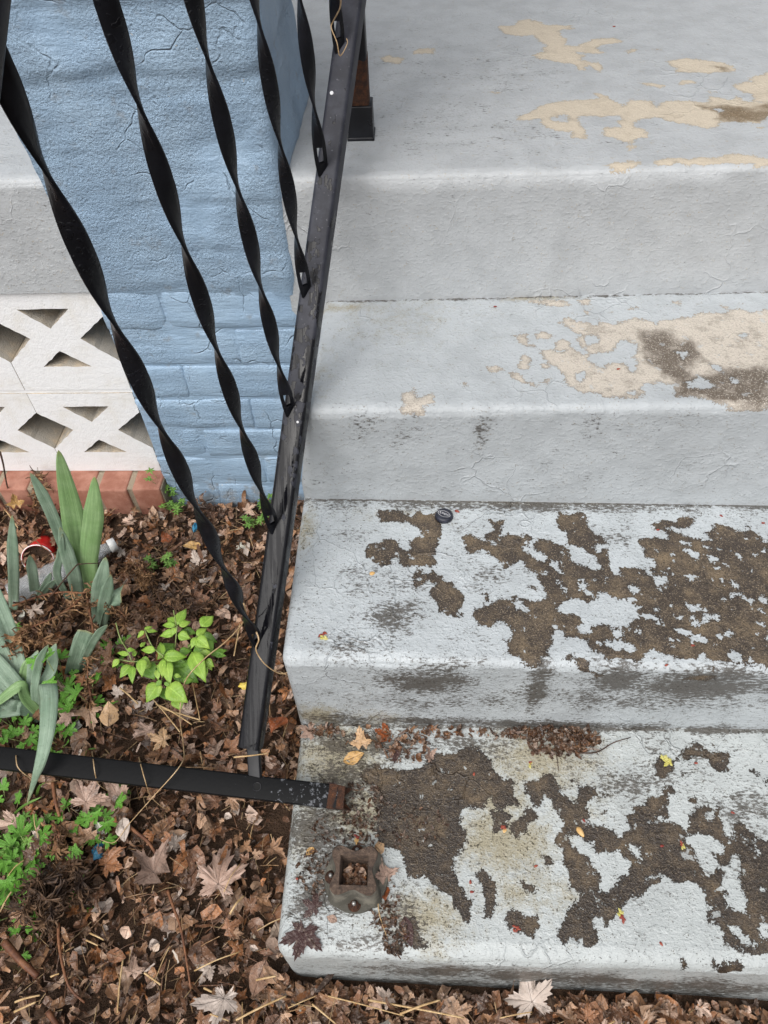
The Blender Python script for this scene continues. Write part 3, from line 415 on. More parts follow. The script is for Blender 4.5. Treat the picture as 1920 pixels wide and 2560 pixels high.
# ---- blue painted brick pillar
PX0, PX1, PYB = -.335, -.022, .30
pillar = empty('brick_pillar', (-.18, .15, 0), 'blue painted brick pillar with lumpy thick paint beside the steps', 'pillar')
bm_obj('core', box_bm(PX0+.002, PX1-.002, .0021, PYB-.008, -.12, 2.7), M['blue'], pillar, False)
ZC = .073
def brick_obj(name, x0, x1, y0, y1, z0, z1, mat, parent, bev=.0048, amp=.0045):
    bm = box_bm(x0, x1, y0, y1, z0, z1, bev, 2, .0012)
    bmesh.ops.subdivide_edges(bm, edges=[e for e in bm.edges if e.calc_length() > .035], cuts=3, use_grid_fill=True)
    bm.normal_update()
    for v in bm.verts: v.co += v.normal*amp*fbm(v.co.x, v.co.y, v.co.z, 28, 2)
    return bm_obj(name, bm, mat, parent)
zc = -.085; row = 0
while zc < .49:
    z0, z1 = zc+.0012+rng.uniform(-.001, .001), zc+ZC-.0012
    cut = PX0+.207 if row % 2 == 0 else PX0+.103
    j = rng.uniform(-.0015, .0015)
    brick_obj('brick', PX0, cut-.0004, 0+j, .105, z0, z1, M['blue'], pillar)
    brick_obj('brick', cut+.0004, PX1, 0-j, .105 if row % 2 else .20, z0, z1, M['blue'], pillar)
    zc += ZC; row += 1
# thick smeared coat of render and paint on the upper part, flaring where it meets the porch floor
def coat(name, pts, z0, z1, dz, fn, parent):
    V = []; F = []; zs = list(np.arange(z0, z1, dz)); n = len(pts)
    for z in zs:
        for (x, y, nx_, ny_) in pts:
            d = fn(x, y, z); V.append((x+nx_*d, y+ny_*d, z))
    for i in range(len(zs)-1):
        for k in range(n-1): F.append((i*n+k, i*n+k+1, (i+1)*n+k+1, (i+1)*n+k))
    return mesh(name, V, F, M['blue'], parent)
pts = []
for y in np.arange(PYB, .004, -.008): pts.append((PX0-.002, y, -1, 0))
for x in np.arange(PX0, PX1+.0001, .006): pts.append((x, -.002, 0, -1) if PX0+.003 < x < PX1-.005 else (x, 0, -.6 if x < PX0+.05 else .6, -.6))
for y in np.arange(.006, PYB, .008): pts.append((PX1+.002, y, 1, 0))
def coat_fn(x, y, z):
    d = .0035*fbm(x, y, z, 9, 4)+.0012*fbm(x+4, y, z, 45, 3)
    ridge = .80+.012*fbm(x, 0, 3, 8, 2)
    if z > ridge: d += .0035*min(1, (z-ridge)/.02)
    if abs(z-ridge) < .012: d -= .0035*(1-abs(z-ridge)/.012)
    if z > .885: d += .004
    cj = ((z-.49)/ZC) % 1; cj = min(cj, 1-cj)*ZC
    d -= .0030*math.exp(-(cj/.0055)**2)*max(0, .5+1.2*fbm(x, y, round((z-.49)/ZC), 5, 2))
    e = max(0, (.52-z)/.03)
    d -= .006*min(1.3, e)
    return d+.004
flare = lambda x, y, z: coat_fn(x, y, z) + (.011*max(0, 1-abs(z-.675)/.05) if x > PX1-.001 and y > .02 else 0) + (.02*max(0, min(1, (z-.58)/.16)) if x < PX0+.001 else 0)
coat('render_coat', pts, .487, 1.15, .006, flare, pillar)
coat('upper_face', pts, 1.149, 2.7, .05, flare, pillar)

# ---- white pierced block wall under the porch floor
wall = empty('breeze_block_wall', (-.8, .07, .07), 'white painted wall of pierced concrete blocks with diamond and triangle openings under porch floor', 'wall')
BW, BT, BY = .1953, .085, .023
def block_mesh(name):
    bm = bmesh.new(); hw = BW/2-.0006; H = .2
    outer = [(-hw, 0), (hw, 0), (hw, .062), (hw-.054, .1105), (hw, .154), (hw, H), (-hw, H), (-hw, .154), (-hw+.054, .1105), (-hw, .062)]
    h1 = [(-.043, .169), (.044, .169), (0, .131)]; h2 = [(-.043, .052), (.043, .052), (-.002, .085)]
    loops = [outer, h1, h2]; edges = []; side = []; jr = random.Random(len(name)+3)
    def dense(l):
        out = []
        for i, p in enumerate(l):
            q = l[(i+1) % len(l)]; n = max(1, int(math.dist(p, q)/.008))
            for k in range(n):
                t = k/n; x = p[0]+(q[0]-p[0])*t; y = p[1]+(q[1]-p[1])*t
                if 0 < k: x += jr.uniform(-.0008, .0008) if abs(abs(x)-hw) > .001 else 0; y += jr.uniform(-.0008, .0008) if 0.002 < y < H-.002 else 0
                out.append((x, y))
        return out
    for l in loops:
        vs = [bm.verts.new((x, 0, z)) for x, z in dense(l)]
        es = [bm.edges.new((vs[i], vs[(i+1) % len(vs)])) for i in range(len(vs))]; edges += es
    g = bmesh.ops.triangle_fill(bm, edges=edges, use_beauty=True); front = [f for f in g['geom'] if isinstance(f, bmesh.types.BMFace)]
    ex = bmesh.ops.extrude_face_region(bm, geom=front, use_keep_orig=True); nv = [v for v in ex['geom'] if isinstance(v, bmesh.types.BMVert)]
    bmesh.ops.translate(bm, verts=nv, vec=(0, BT, 0)); bmesh.ops.recalc_face_normals(bm, faces=bm.faces)
    me = bpy.data.meshes.new(name); me.materials.append(M['white']); me.materials.append(M['block_in'])
    for f in bm.faces: f.material_index = 1 if abs(f.normal.y) < .5 and max(v.co.y for v in f.verts) > .01 else 0
    bm.to_mesh(me); bm.free(); return me
bme = block_mesh('breeze_block')
for r_, z in enumerate((.0755, .2835)):
    for k in range(5):
        o = bpy.data.objects.new('breeze_block', bme); col.objects.link(o); o.location = (-.4425-BW*k, BY+rng.uniform(-.001, .001), z); adopt(o, wall)
bm_obj('mortar_joint', box_bm(-1.5, -.33, BY+.002, BY+BT-.004, .2757, .2833), M['white'], wall, False)
bm_obj('mortar_joint', box_bm(-1.5, -.33, BY+.006, BY+BT-.004, .4837, .4862), M['mortar'], wall, False)
bm_obj('back_wall', box_bm(-1.5, -.30, .40, .45, -.1, .48), M['block_in'], wall, False)
# ---- red brick ledge under the blocks
ledge = empty('brick_ledge', (-.8, .03, 0), 'red brick ledge with pale mortar joints under the white block wall', 'ledge')
x = -.338
while x > -1.45:
    w_ = .0565+rng.uniform(-.002, .002); brick_obj('brick', x-w_, x, -.0275+rng.uniform(-.0015, .0015), .095, -.06, .0735+rng.uniform(-.001, .001), M['brick'], ledge, .0035, .0008); x -= w_+.0105
bm_obj('mortar', box_bm(-1.5, -.336, -.0235, .1, -.08, .0712, .001, 1), M['mortar'], ledge, False)

# ---- the house behind: wall at the back of the landing and the porch roof over it
house = empty('house_front', (.1, 1.72, .6), 'house front wall and porch roof at the back of the landing', 'house')
bm_obj('wall', box_bm(-4.5, 4.5, 1.72, 1.95, -.2, 3.6), simple('house_wall_paint', (.30, .34, .40), (.36, .40, .45), .7, 12), house, False)
roof = bm_obj('porch_roof', box_bm(-1.9, 2.6, .60, 1.75, 2.92, 3.08), simple('porch_ceiling_paint', (.40, .40, .39), (.46, .46, .45), .6, 12), house, False)
bm_obj('fascia', box_bm(-1.92, 2.62, .56, .602, 2.86, 3.12), M['white'], roof, False)
# ================================================================ RAILING
FOOT = Vector((.0722, .0520, .8100)); FD = Vector((-.02215, -.1100, -.1043)); UP = Vector((-.0120, -.1060, .9940)).normalized()
RD = FD.normalized(); SIDE = RD.cross(UP).normalized(); RN = SIDE.cross(RD).normalized()
if RN.z < 0: RN = -RN
rail = empty('stair_railing', (.087, .125, .67), 'black iron stair railing with twisted balusters broken loose from its bottom base', 'railing')
def bar(name, a, b, w, h, mat, parent, side, nrm, bev=.004, n=24, open_end=False, ribs=False):
    a = Vector(a); b = Vector(b); prof = []
    hw, hh = w/2, h/2
    for cx, cy, a0 in ((hw-bev, hh-bev, 0), (-hw+bev, hh-bev, 90), (-hw+bev, -hh+bev, 180), (hw-bev, -hh+bev, 270)):
        for k in range(5): t = R(a0+k*22.5); prof.append((cx+bev*math.cos(t), cy+bev*math.sin(t)))
    if ribs: prof = prof[:5]+[(hw*q, hh-g) for q, g in ((.52, 0), (.46, .0011), (.36, .0011), (.30, .0001), (-.05, -.0004), (-.30, .0001), (-.36, .0011), (-.46, .0011), (-.52, 0))]+prof[5:]
    V = []; F = []; m = len(prof)
    for i in range(n+1):
        p = a.lerp(b, i/n)
        for u, v in prof: V.append(p+side*u+nrm*v)
    for i in range(n):
        for k in range(m): F.append((i*m+k, i*m+(k+1) % m, (i+1)*m+(k+1) % m, (i+1)*m+k))
    F.append(tuple(range(m))[::-1])
    if not open_end: F.append(tuple(n*m+k for k in range(m)))
    return sharp(mesh(name, V, F, mat, parent), 50)
# bottom rail: a channel with rounded shoulders
r_top, r_bot = FOOT-FD*.75-RN*.014-SIDE*.005, FOOT+FD*5.93-RN*.014-SIDE*.005
bar('bottom_rail', r_top, r_bot, .030, .027, M['rail'], rail, SIDE, RN, .0055)
bar('rail_tongue', r_bot-RD*.01-RN*.004, at(638, 1938, .156), .018, .009, M['iron_wet'], rail, SIDE, RN, .002, 2)
TOPL = .745
bar('handrail', FOOT+UP*TOPL-FD*2.3, FOOT+UP*TOPL+FD*6.2, .032, .014, M['iron'], rail, SIDE, RN, .005)
def baluster(i):
    f = FOOT+FD*i; W_, T_ = .0162, .0034; L = TOPL; n = 150; V = []; F = []
    tc = (CAM_REF-(f+UP*.3)); tc = tc-UP*tc.dot(UP); tc.normalize(); bi = UP.cross(tc)
    us = (-.5, -.22, .22, .5)
    for k in range(n+1):
        l = -.004+(L+.004)*k/n; a = -math.pi*(l-.083)/.116
        wd = tc*math.cos(a)+bi*math.sin(a); th = UP.cross(wd); p = f+UP*l
        for sgn in (1, -1):
            for u in us: V.append(p+wd*(W_*u)+th*(sgn*T_/2*(1 if abs(u) < .4 else .55)))
    for k in range(n):
        a, b = k*8, (k+1)*8; slot = .014 < (TOPL*k/n) < .030
        for s_ in (0, 4):
            for q in range(3):
                if q == 1 and slot: continue
                fq = (a+s_+q, a+s_+q+1, b+s_+q+1, b+s_+q); F.append(fq if s_ else fq[::-1])
        F.append((a, a+4, b+4, b)); F.append((a+3, b+3, b+7, a+7))
        if slot: F.append((a+1, a+5, b+5, b+1)); F.append((a+2, b+2, b+6, a+6))
    mesh('baluster', V, F, M['iron_dull'], rail)
CAM_REF = Vector((.18, -1.01, 1.0))
for i in range(-1, 6): baluster(i)
# upper post in its collar on the landing
px_, py_ = .0875, .1275
post = sharp(bm_obj('post', box_bm(px_-.0137, px_+.0137, py_-.0137, py_+.0137, .668, 1.75, .0025, 2), M['iron'], rail), 50)
rust_bm = box_bm(px_-.0142, px_+.0142, py_-.0142, py_+.0142, .70, .778, .0028, 2)
bmesh.ops.subdivide_edges(rust_bm, edges=[e for e in rust_bm.edges if e.calc_length() > .02], cuts=12, use_grid_fill=True)
for v in rust_bm.verts:
    if v.co.z > .77: v.co.z += .012*fbm(v.co.x, v.co.y, 1, 60, 2)
bm_obj('rust_patch', rust_bm, M['rust'], post)
cb = box_bm(px_-.018, px_+.018, py_-.018, py_+.018, .668, .7165, .0015, 2); collar = sharp(bm_obj('post_collar', cb, M['iron_wet'], rail), 50)
bm_obj('collar_lip', box_bm(px_-.0195, px_+.0195, py_-.0195, py_+.0195, .668, .6745, .0012, 1), M['iron_wet'], collar, False)
# lower newel post, fallen sideways over the bottom step
n_end = Vector((.066, -.6435, .1405)); n_far = Vector((-.93, -.545, .125)); ND = (n_end-n_far).normalized()
nn = (Vector((0, -.30, 1))); nn = (nn-ND*nn.dot(ND)).normalized(); ns = ND.cross(nn).normalized()
newel = bar('newel_post', n_far, n_end, .030, .030, M['newel'], rail, ns, nn, .0022, 40, True); tag(newel, 'fallen black square newel post with bolt hole and rusted end')
V = []; F = []
def ring_sq(V, p, hw, jag):
    prof = [(1, 1), (0, 1), (-1, 1), (-1, 0), (-1, -1), (0, -1), (1, -1), (1, 0)]
    for u, v in prof: V.append(p+ns*(u*hw)+nn*(v*hw)+ND*rng.uniform(-jag, jag))
ring_sq(V, n_end-ND*.016, .01515, .007); ring_sq(V, n_end-ND*.002, .0150, .003); ring_sq(V, n_end+ND*.010, .0138, .009); ring_sq(V, n_end+ND*.005, .0112, .008); ring_sq(V, n_end-ND*.015, .012, 0)
for i in range(4):
    for k in range(8): F.append((i*8+k, i*8+(k+1) % 8, (i+1)*8+(k+1) % 8, (i+1)*8+k))
F.append(tuple(32+k for k in range(8)))
mesh('rusted_end', V, F, M['rust'], newel, False)
hp = at(641, 1970, .155); hp = n_far+ND*((hp-n_far).dot(ND)); hc = hp+nn*.0152-ns*.001
Vh, Fh = lathe([(.0062, -.004), (.0062, .0004), (.0047, .0006), (.0046, -.004)], 16, axis_matrix(hc, nn, ND)); mesh('bolt_hole_rim', Vh, Fh, M['rail'], newel)
Vh, Fh = lathe([(.00001, .0002), (.0047, .0002)], 16, axis_matrix(hc, nn, ND)); mesh('bolt_hole_disc', Vh, Fh, M['hole'], newel)  # black disc over the solid post, painted as the hole's inner shade

# ---- cast base that held the newel post
SZ = EDGE[6][1]; sc = Vector((.0935, -.738, SZ-.0005))
shoe = empty('post_base', sc, 'rusty cast iron post base with empty square socket bolted on the bottom step', 'post base')
Vf, Ff = lathe([(.0001, 0), (.040, 0), (.0405, .003), (.0395, .006), (.0001, .0068)], 40, Matrix.Translation(sc)); sharp(mesh('flange', Vf, Ff, M['cast'], shoe), 40)
V = []; F = []; NS = 48
def body_ring(z, R0, sc_, cut):
    for k in range(NS):
        a = 2*math.pi*k/NS+math.pi/4; ca, sa = math.cos(a), math.sin(a); m_ = max(abs(ca), abs(sa)); rr = min(R0/m_, R0*1.27)
        ph = math.atan2(min(abs(ca), abs(sa)), m_); d = cut*max(0, 1-(ph/R(29))**2)
        V.append(sc+Vector((ca*(rr-d), sa*(rr-d), z)))
def sock_ring(z, h):
    for k in range(NS):
        a = 2*math.pi*k/NS+math.pi/4; ca, sa = math.cos(a), math.sin(a); m_ = max(abs(ca), abs(sa)); V.append(sc+Vector((ca*h/m_, sa*h/m_, z)))
for z, R0, c_ in ((.004, .0335, .003), (.010, .0315, .004), (.020, .0298, .0052), (.030, .0290, .0058), (.0395, .0286, .0060), (.0410, .0276, .0056)): body_ring(z, R0, 1, c_)
sock_ring(.0410, .0178); sock_ring(.0395, .0170); sock_ring(.008, .0166)
nr = len(V)//NS
for i in range(nr-1):
    for k in range(NS): F.append((i*NS+k, i*NS+(k+1) % NS, (i+1)*NS+(k+1) % NS, (i+1)*NS+k))
F.append(tuple((nr-1)*NS+k for k in range(NS)))
mats = [M['cast'], M['rust_dull']]; fm = [0]*(5*NS)+[1]*(3*NS)+[1]
for i in range(4*NS, 6*NS): fm[i] = 1
sharp(mesh('socket', V, F, None, shoe, True, mats, fm[:len(F)]), 38)
for ang in (-90, 90, 180):
    bc = sc+Vector((math.cos(R(ang))*.0312, math.sin(R(ang))*.0312, .0055))
    Vb, Fb = lathe([(.0001, 0), (.0082, 0), (.0082, .0012), (.0001, .0014)], 16, Matrix.Translation(bc)); wsh = mesh('bolt', Vb, Fb, M['rust'], shoe)
    Vb, Fb = lathe([(.0058, .001), (.0058, .0052), (.0048, .006), (.0001, .006)], 6, Matrix.Translation(bc)); mesh('nut', Vb, Fb, M['rust'], wsh, False)
    Vb, Fb = lathe([(.0026, .005), (.0026, .0105), (.0018, .0118), (.0001, .012)], 10, Matrix.Translation(bc)); mesh('stud', Vb, Fb, M['bolt'], wsh)
# ---- bottle cap
cp_ = at(1110, 1291, ez(4, .18)+.003); cz = (EDGE[3][1]*.82+EDGE[4][1]*.18)-.0235*cp_.x+.0004
cap_o = empty('bottle_cap', (cp_.x, cp_.y, cz), 'black crimped bottle cap with white lettering on the painted tread', 'bottle cap')
V = []; F = []; N = 84; prof = [(.0001, .0062), (.0098, .0062), (.0112, .0058), (.0122, .0047), (.0130, .0022), (.01365, .0002), (.0130, .0004)]
for k in range(N):
    a = 2*math.pi*k/N
    for j, (r_, h) in enumerate(prof):
        rr = r_*(1+(.022*math.cos(21*a) if j >= 4 else 0)); V.append((cp_.x+rr*math.cos(a), cp_.y+rr*math.sin(a), cz+h))
m = len(prof)
for k in range(N):
    for i in range(m-1): F.append((k*m+i, ((k+1) % N)*m+i, ((k+1) % N)*m+i+1, k*m+i+1))
mesh('cap_shell', V, F, M['cap'], cap_o)
ang = R(153); ca, sa = math.cos(ang), math.sin(ang)
V = []; F = []; n = 40
for k in range(n):
    a = 2*math.pi*k/n; u = math.cos(a); v = math.copysign(abs(math.sin(a))**1.25, math.sin(a))
    for s_ in (1, .90):
        lx, ly = .0098*u*(1 if s_ == 1 else .93), .0056*v*s_; V.append((cp_.x+lx*ca-ly*sa, cp_.y+lx*sa+ly*ca, cz+.00645))
for k in range(n): F.append((2*k, 2*k+1, 2*((k+1) % n)+1, 2*((k+1) % n)))
mesh('printed_ring', V, F, M['capwhite'], cap_o, False)
tc = bpy.data.curves.new('lettering', 'FONT'); tc.body = "mike's"; tc.size = .0062; tc.align_x = 'CENTER'; tc.align_y = 'CENTER'; tc.extrude = .00005; tc.space_character = .95
to = bpy.data.objects.new('lettering', tc); col.objects.link(to)
dg = bpy.context.evaluated_depsgraph_get(); tm = bpy.data.meshes.new_from_object(to.evaluated_get(dg)); bpy.data.objects.remove(to)
tm.transform(Matrix.Translation((cp_.x, cp_.y, cz+.0066)) @ Matrix.Rotation(ang, 4, 'Z')); tm.materials.clear(); mobj('lettering', tm, M['capwhite'], cap_o, False)
# ================================================================ LEAVES AND LITTER
def maple(seed, lobes=5, size=1.0, ragged=.06):
    r = random.Random(seed); tips = [(-118, .50), (-58, .82), (0, 1.0), (58, .84), (118, .52)] if lobes == 5 else [(-75, .8), (0, 1.0), (75, .82)]
    out = []
    for i, (a, l) in enumerate(tips):
        a += r.uniform(-7, 7); l *= r.uniform(.85, 1.1)
        out += [(a-23, l*.52*r.uniform(.9, 1.1), 0), (a-19, l*.70*r.uniform(.92, 1.08), 0), (a-13, l*.66, 0), (a-9, l*.84, 0), (a-5, l*.82, 0), (a, l, 1), (a+5, l*.80, 0), (a+9, l*.86, 0), (a+13, l*.66, 0), (a+20, l*.71*r.uniform(.92, 1.08), 0), (a+23, l*.54*r.uniform(.9, 1.1), 0)]
        if i < len(tips)-1: nb = tips[i+1][0]; out.append(((a+nb)/2, .40*r.uniform(.8, 1.2), 0))
    out += [(148, .42, 0), (172, .10, 0), (-172, .10, 0), (-148, .42, 0)]
    return leaf_mesh([(math.sin(R(a))*l, math.cos(R(a))*l, v) for a, l, v in out], r, size)
def oval(seed, size=1.0, asp=.42, n=9, teeth=0):
    r = random.Random(seed); pts = []
    for k in range(n+1):
        t = k/n; w = asp*math.sin(math.pi*t**.8)*(1+(teeth*(k % 2)))*r.uniform(.9, 1.1); pts.append((w, t*1.2-.6, 1 if k in (0, n) else 0))
    for k in range(n-1, 0, -1):
        t = k/n; w = asp*math.sin(math.pi*t**.8)*(1+(teeth*(k % 2)))*r.uniform(.9, 1.1); pts.append((-w, t*1.2-.6, 0))
    return leaf_mesh(pts, r, size)
def shred(seed, size=1.0):
    r = random.Random(seed); n = r.randint(6, 9); pts = [(math.cos(2*math.pi*k/n)*r.uniform(.3, .75), math.sin(2*math.pi*k/n)*r.uniform(.5, 1.0), int(r.random() < .3)) for k in range(n)]
    return leaf_mesh(pts, r, size)
def leaf_mesh(pts, r, size, curl=None):
    """outline fan with one inner ring; curled, folded and crinkled. Returns verts, faces, vein values."""
    n = len(pts); V = [(0, 0)]; ve = [1.0]; rings = (.34, .68, 1.0) if n > 12 else (.55, 1.0)
    for f in rings:
        for x, y, v in pts: V.append((x*f, y*f)); ve.append(1.0 if v else 0.0)
    F = [(0, 1+k, 1+(k+1) % n) for k in range(n)]
    for q in range(len(rings)-1): F += [(1+q*n+k, 1+(q+1)*n+k, 1+(q+1)*n+(k+1) % n, 1+q*n+(k+1) % n) for k in range(n)]
    cx, cy, fo, ph = r.uniform(-.35, .65), r.uniform(-.35, .65), r.uniform(-.35, .6), r.uniform(0, 6)
    P = []
    for (x, y), v in zip(V, ve):
        rr = math.hypot(x, y); z = cx*x*x+cy*y*y+fo*abs(x)*.6+.13*math.sin(5*x+ph)*rr+.12*math.sin(6*y+ph*2)*rr+.09*fbm(x, y, ph, 3.5, 2)-.05*v*rr+r.uniform(-.07, .07)*rr
        P.append((x*size, y*size, z*size))
    return P, F, ve
def leaf_data(name, g, mat):
    P, F, ve = g; me = bpy.data.meshes.new(name); me.from_pydata(P, [], F); me.update(); attr(me, 'vein', ve); me.materials.append(mat)
    me.polygons.foreach_set('use_smooth', [True]*len(me.polygons)); return me
gens = [maple(s) for s in range(1, 9)]+[maple(s, 3) for s in (21, 22, 23)]+[oval(s, 1, .38) for s in (31, 32, 33)]+[shred(s) for s in range(41, 49)]
small_gens = [shred(s) for s in range(60, 72)]+[oval(s, 1, .2) for s in (81, 82, 83)]+[maple(s, 3) for s in (91, 92)]
def ribbon(seed):
    r = random.Random(seed); P = []; a = 0; x = z = 0; k = r.uniform(-.9, .9); w = r.uniform(.10, .26)
    for i in range(8):
        for s_ in (-1, 1): P.append((x, s_*w*(.4+.6*math.sin(math.pi*(i+.6)/8.2))+.12*math.sin(i*k*2), z+s_*.05*math.sin(i*1.7+seed)))
        a += k*r.uniform(.5, 1.3); x += .28*math.cos(a); z += .28*math.sin(a)
    return P, [(2*i, 2*i+1, 2*i+3, 2*i+2) for i in range(7)], [0.0]*16
ribs_ = [ribbon(s) for s in range(500, 512)]
LD = [leaf_data('fallen_leaf', g, M['leaf']) for g in gens]
def in_bed(x, y, m=0.0):                  # where the bed lies open: not inside steps, pillar or ledge
    if x > -m and y > -.832-m: return False
    if y > -.03-m and x < -.30: return y < -.03-m
    if y > -.004-m: return False
    return True
def free_spot(r, m):
    while True:
        x, y = (r.uniform(-.85, .03) if r.random() < .9 else r.uniform(-1.2, -.8), r.uniform(-1.12, 0)) if r.random() < .74 else (r.uniform(-.02, .85), -.83-.22*r.random()**1.6)
        if in_bed(x, y, m): return x, y
def rot_leaf(r, tilt): return Matrix.Rotation(r.uniform(0, 6.283), 4, 'Z') @ Matrix.Rotation(r.gauss(0, tilt), 4, 'X') @ Matrix.Rotation(r.gauss(0, tilt), 4, 'Y')
# uncountable litter: three layers of small brown leaf pieces in one mesh
r = random.Random(5); V = []; F = []; VE = []; CO = []
pal = [c for _, c in LEAFCOL]
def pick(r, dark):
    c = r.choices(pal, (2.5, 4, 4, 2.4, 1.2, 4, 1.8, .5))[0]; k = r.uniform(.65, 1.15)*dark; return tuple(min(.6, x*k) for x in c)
def put(g, loc, rot, sz, c):
    P, Fg, ve = g; b = len(V); Mx = Matrix.Translation(loc) @ rot
    for p in P: V.append(Mx @ (Vector(p)*sz))
    for f in Fg: F.append(tuple(b+i for i in f))
    VE.extend(ve); CO.extend([c]*len(P))
NL = 12200
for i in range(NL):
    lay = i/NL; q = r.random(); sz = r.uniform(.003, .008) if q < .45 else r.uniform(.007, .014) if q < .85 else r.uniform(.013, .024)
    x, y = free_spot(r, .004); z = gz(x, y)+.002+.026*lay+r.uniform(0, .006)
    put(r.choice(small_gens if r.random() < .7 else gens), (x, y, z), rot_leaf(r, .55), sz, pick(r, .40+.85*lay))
for i in range(1500):                     # larger overlapping leaves of the mat
    x, y = free_spot(r, .012); sz = r.uniform(.013, .026); put(r.choice(gens), (x, y, gz(x, y)+.016+r.uniform(0, .02)), rot_leaf(r, .38), sz, pick(r, r.uniform(.6, 1.15)))
for i in range(1700):                     # curled strips
    x, y = free_spot(r, .012); put(r.choice(ribs_), (x, y, gz(x, y)+.016+r.uniform(0, .024)), rot_leaf(r, .6), r.uniform(.007, .02), pick(r, r.uniform(.5, 1.25)))
for i in range(4600):                     # stalks, straws and shreds among it
    x, y = free_spot(r, .012); z = gz(x, y)+.012+.02*r.random(); a = r.uniform(0, 6.283); L = r.uniform(.01, .045); d = Vector((math.cos(a), math.sin(a), r.gauss(0, .25)))*L
    p = Vector((x, y, z)); q = p+d
    if not in_bed(q.x, q.y, .004): continue
    b = len(V); tube([p, p+d*.5+Vector((0, 0, r.uniform(-.002, .006))), q], r.uniform(.0003, .0010), 3, False, V, F); VE.extend([0]*(len(V)-b))
    c = r.choice([(.30, .18, .09), (.10, .05, .03), (.42, .29, .15), (.18, .09, .05)]); CO.extend([c]*(len(V)-b))
def stuff(name, label, cat, mat):
    o = mesh(name, V, F, mat); attr(o.data, 'vein', VE); a = o.data.attributes.new('col', 'FLOAT_COLOR', 'POINT'); a.data.foreach_set('color', np.array([(*c, 1) for c in CO], dtype=np.float32).ravel())
    return tag(o, label, cat, kind='stuff')
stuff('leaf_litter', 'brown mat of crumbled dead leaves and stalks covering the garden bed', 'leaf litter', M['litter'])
# the fallen leaves that can be told apart
GL = 'fallen leaves lying in the garden bed'
def lay_leaf(me, x, y, z, sz, rot, label, group=GL, name='fallen_leaf', mat=None):
    if mat is not None: me = me.copy(); me.materials.clear(); me.materials.append(mat)
    o = bpy.data.objects.new(name, me); col.objects.link(o); o.matrix_world = Matrix.Translation((x, y, z)) @ rot @ Matrix.Scale(sz, 4); return tag(o, label, 'leaf', group)
r = random.Random(8); n = 0
LEAF_SAY = ['small curled brown dead leaf lying on the leaf litter', 'narrow oval dead leaf lying on the leaf litter', 'broken scrap of dead leaf lying on the leaf litter']
while n < 285:
    sz = r.choice((.012, .015, .018, .021, .025, .029, .034))*r.uniform(.85, 1.15); x, y = free_spot(r, sz*.6)
    if x < -.30 and y > -.35 and r.random() < .5: continue
    kind = r.choice((0, 0, 1, 2)) if sz < .02 else r.choice((0, 0, 0, 1)); me = LD[r.randrange(0, 11) if kind == 0 else r.randrange(11, 14) if kind == 1 else r.randrange(14, 22)]
    lay_leaf(me, x, y, gz(x, y)+.030+r.uniform(0, .014), sz, rot_leaf(r, .28), LEAF_SAY[kind], GL+(', lobed', ', oval', ', scraps')[kind]); n += 1
def hero(px, py, sz, ang, g, mat, label, z=None, tilt=(.1, .1), lift=.045):
    p = at(px, py, .04); z0 = z if z is not None else gz(p.x, p.y)+lift
    p = at(px, py, z0); me = leaf_data('fallen_leaf', g, mat)
    o = bpy.data.objects.new('fallen_leaf', me); col.objects.link(o); o.matrix_world = Matrix.Translation(p) @ Matrix.Rotation(R(ang), 4, 'Z') @ Matrix.Rotation(tilt[0], 4, 'X') @ Matrix.Rotation(tilt[1], 4, 'Y') @ Matrix.Scale(sz, 4); return tag(o, label, 'leaf')
hero(545, 2210, .055, 0, maple(1), M['leaf_pink'], 'large pale pink five lobed maple leaf spread flat in the litter', tilt=(.15, 0))
hero(1330, 2505, .05, 18, maple(104), M['leaf_grey'], 'pale grey pointed maple leaf leaning before the bottom step', z=-.005, tilt=(.3, -.2))
hero(560, 2495, .042, 170, maple(105), M['leaf_grey'], 'whitish skeletal maple leaf with dark veins below the large pink leaf', tilt=(.1, .1))
hero(175, 1790, .036, 60, maple(106), M['leaf_pink'], 'pinkish maple leaf beside lobed green weeds above the fallen post', tilt=(-.1, .15), lift=.05)
hero(272, 1785, .034, 10, oval(107, 1, .42, 11, .12), M['leaf_tan'], 'tan leaf with rotten brown tip beside the lobed weeds', tilt=(.3, .1), lift=.05)
hero(215, 2005, .045, -30, maple(108), M['leaf_pink'], 'broad pale leaf tucked under the fallen black post', tilt=(.1, .1), lift=.05)
hero(300, 2000, .040, 40, maple(109), M['leaf_pink'], 'crumpled pale leaf under the fallen post beside green sprigs', tilt=(.2, -.2), lift=.05)
hero(410, 1850, .030, 80, maple(110), M['leaf_tan'], 'tan maple leaf pointing at the fallen post from above', tilt=(.2, .1), lift=.05)
hero(375, 1825, .030, 120, maple(111), M['leaf_pink'], 'small pale maple leaf between the weed and fallen post', tilt=(.0, .2), lift=.05)
hero(310, 2075, .032, -160, oval(112, 1, .36), M['leaf_grey'], 'smooth pale oval leaf beside the reddish twig', tilt=(.1, .3), lift=.05)
hero(480, 1365, .030, 95, oval(113, 1, .34), M['leaf_gold'], 'golden oval leaf near the foot of the blue pillar', tilt=(.1, -.1))
hero(415, 1345, .024, 40, oval(114, 1, .45), M['leaf_orange'], 'rust orange curled leaf behind the small cleavers sprig', tilt=(.3, .1))
hero(695, 1810, .030, 150, oval(115, 1, .50), M['leaf_orange'], 'wet orange brown leaf between bottom rail and steps', tilt=(.2, .2), lift=.06)
hero(385, 2180, .05, 60, maple(116, 3), M['leaf_pink'], 'long pale folded leaf left of the large pink maple leaf', tilt=(.4, .5))
hero(40, 1260, .026, 10, maple(117, 3), M['leaf_gold'], 'cream dead leaf standing before the red brick ledge', tilt=(1.0, .2), lift=.05)
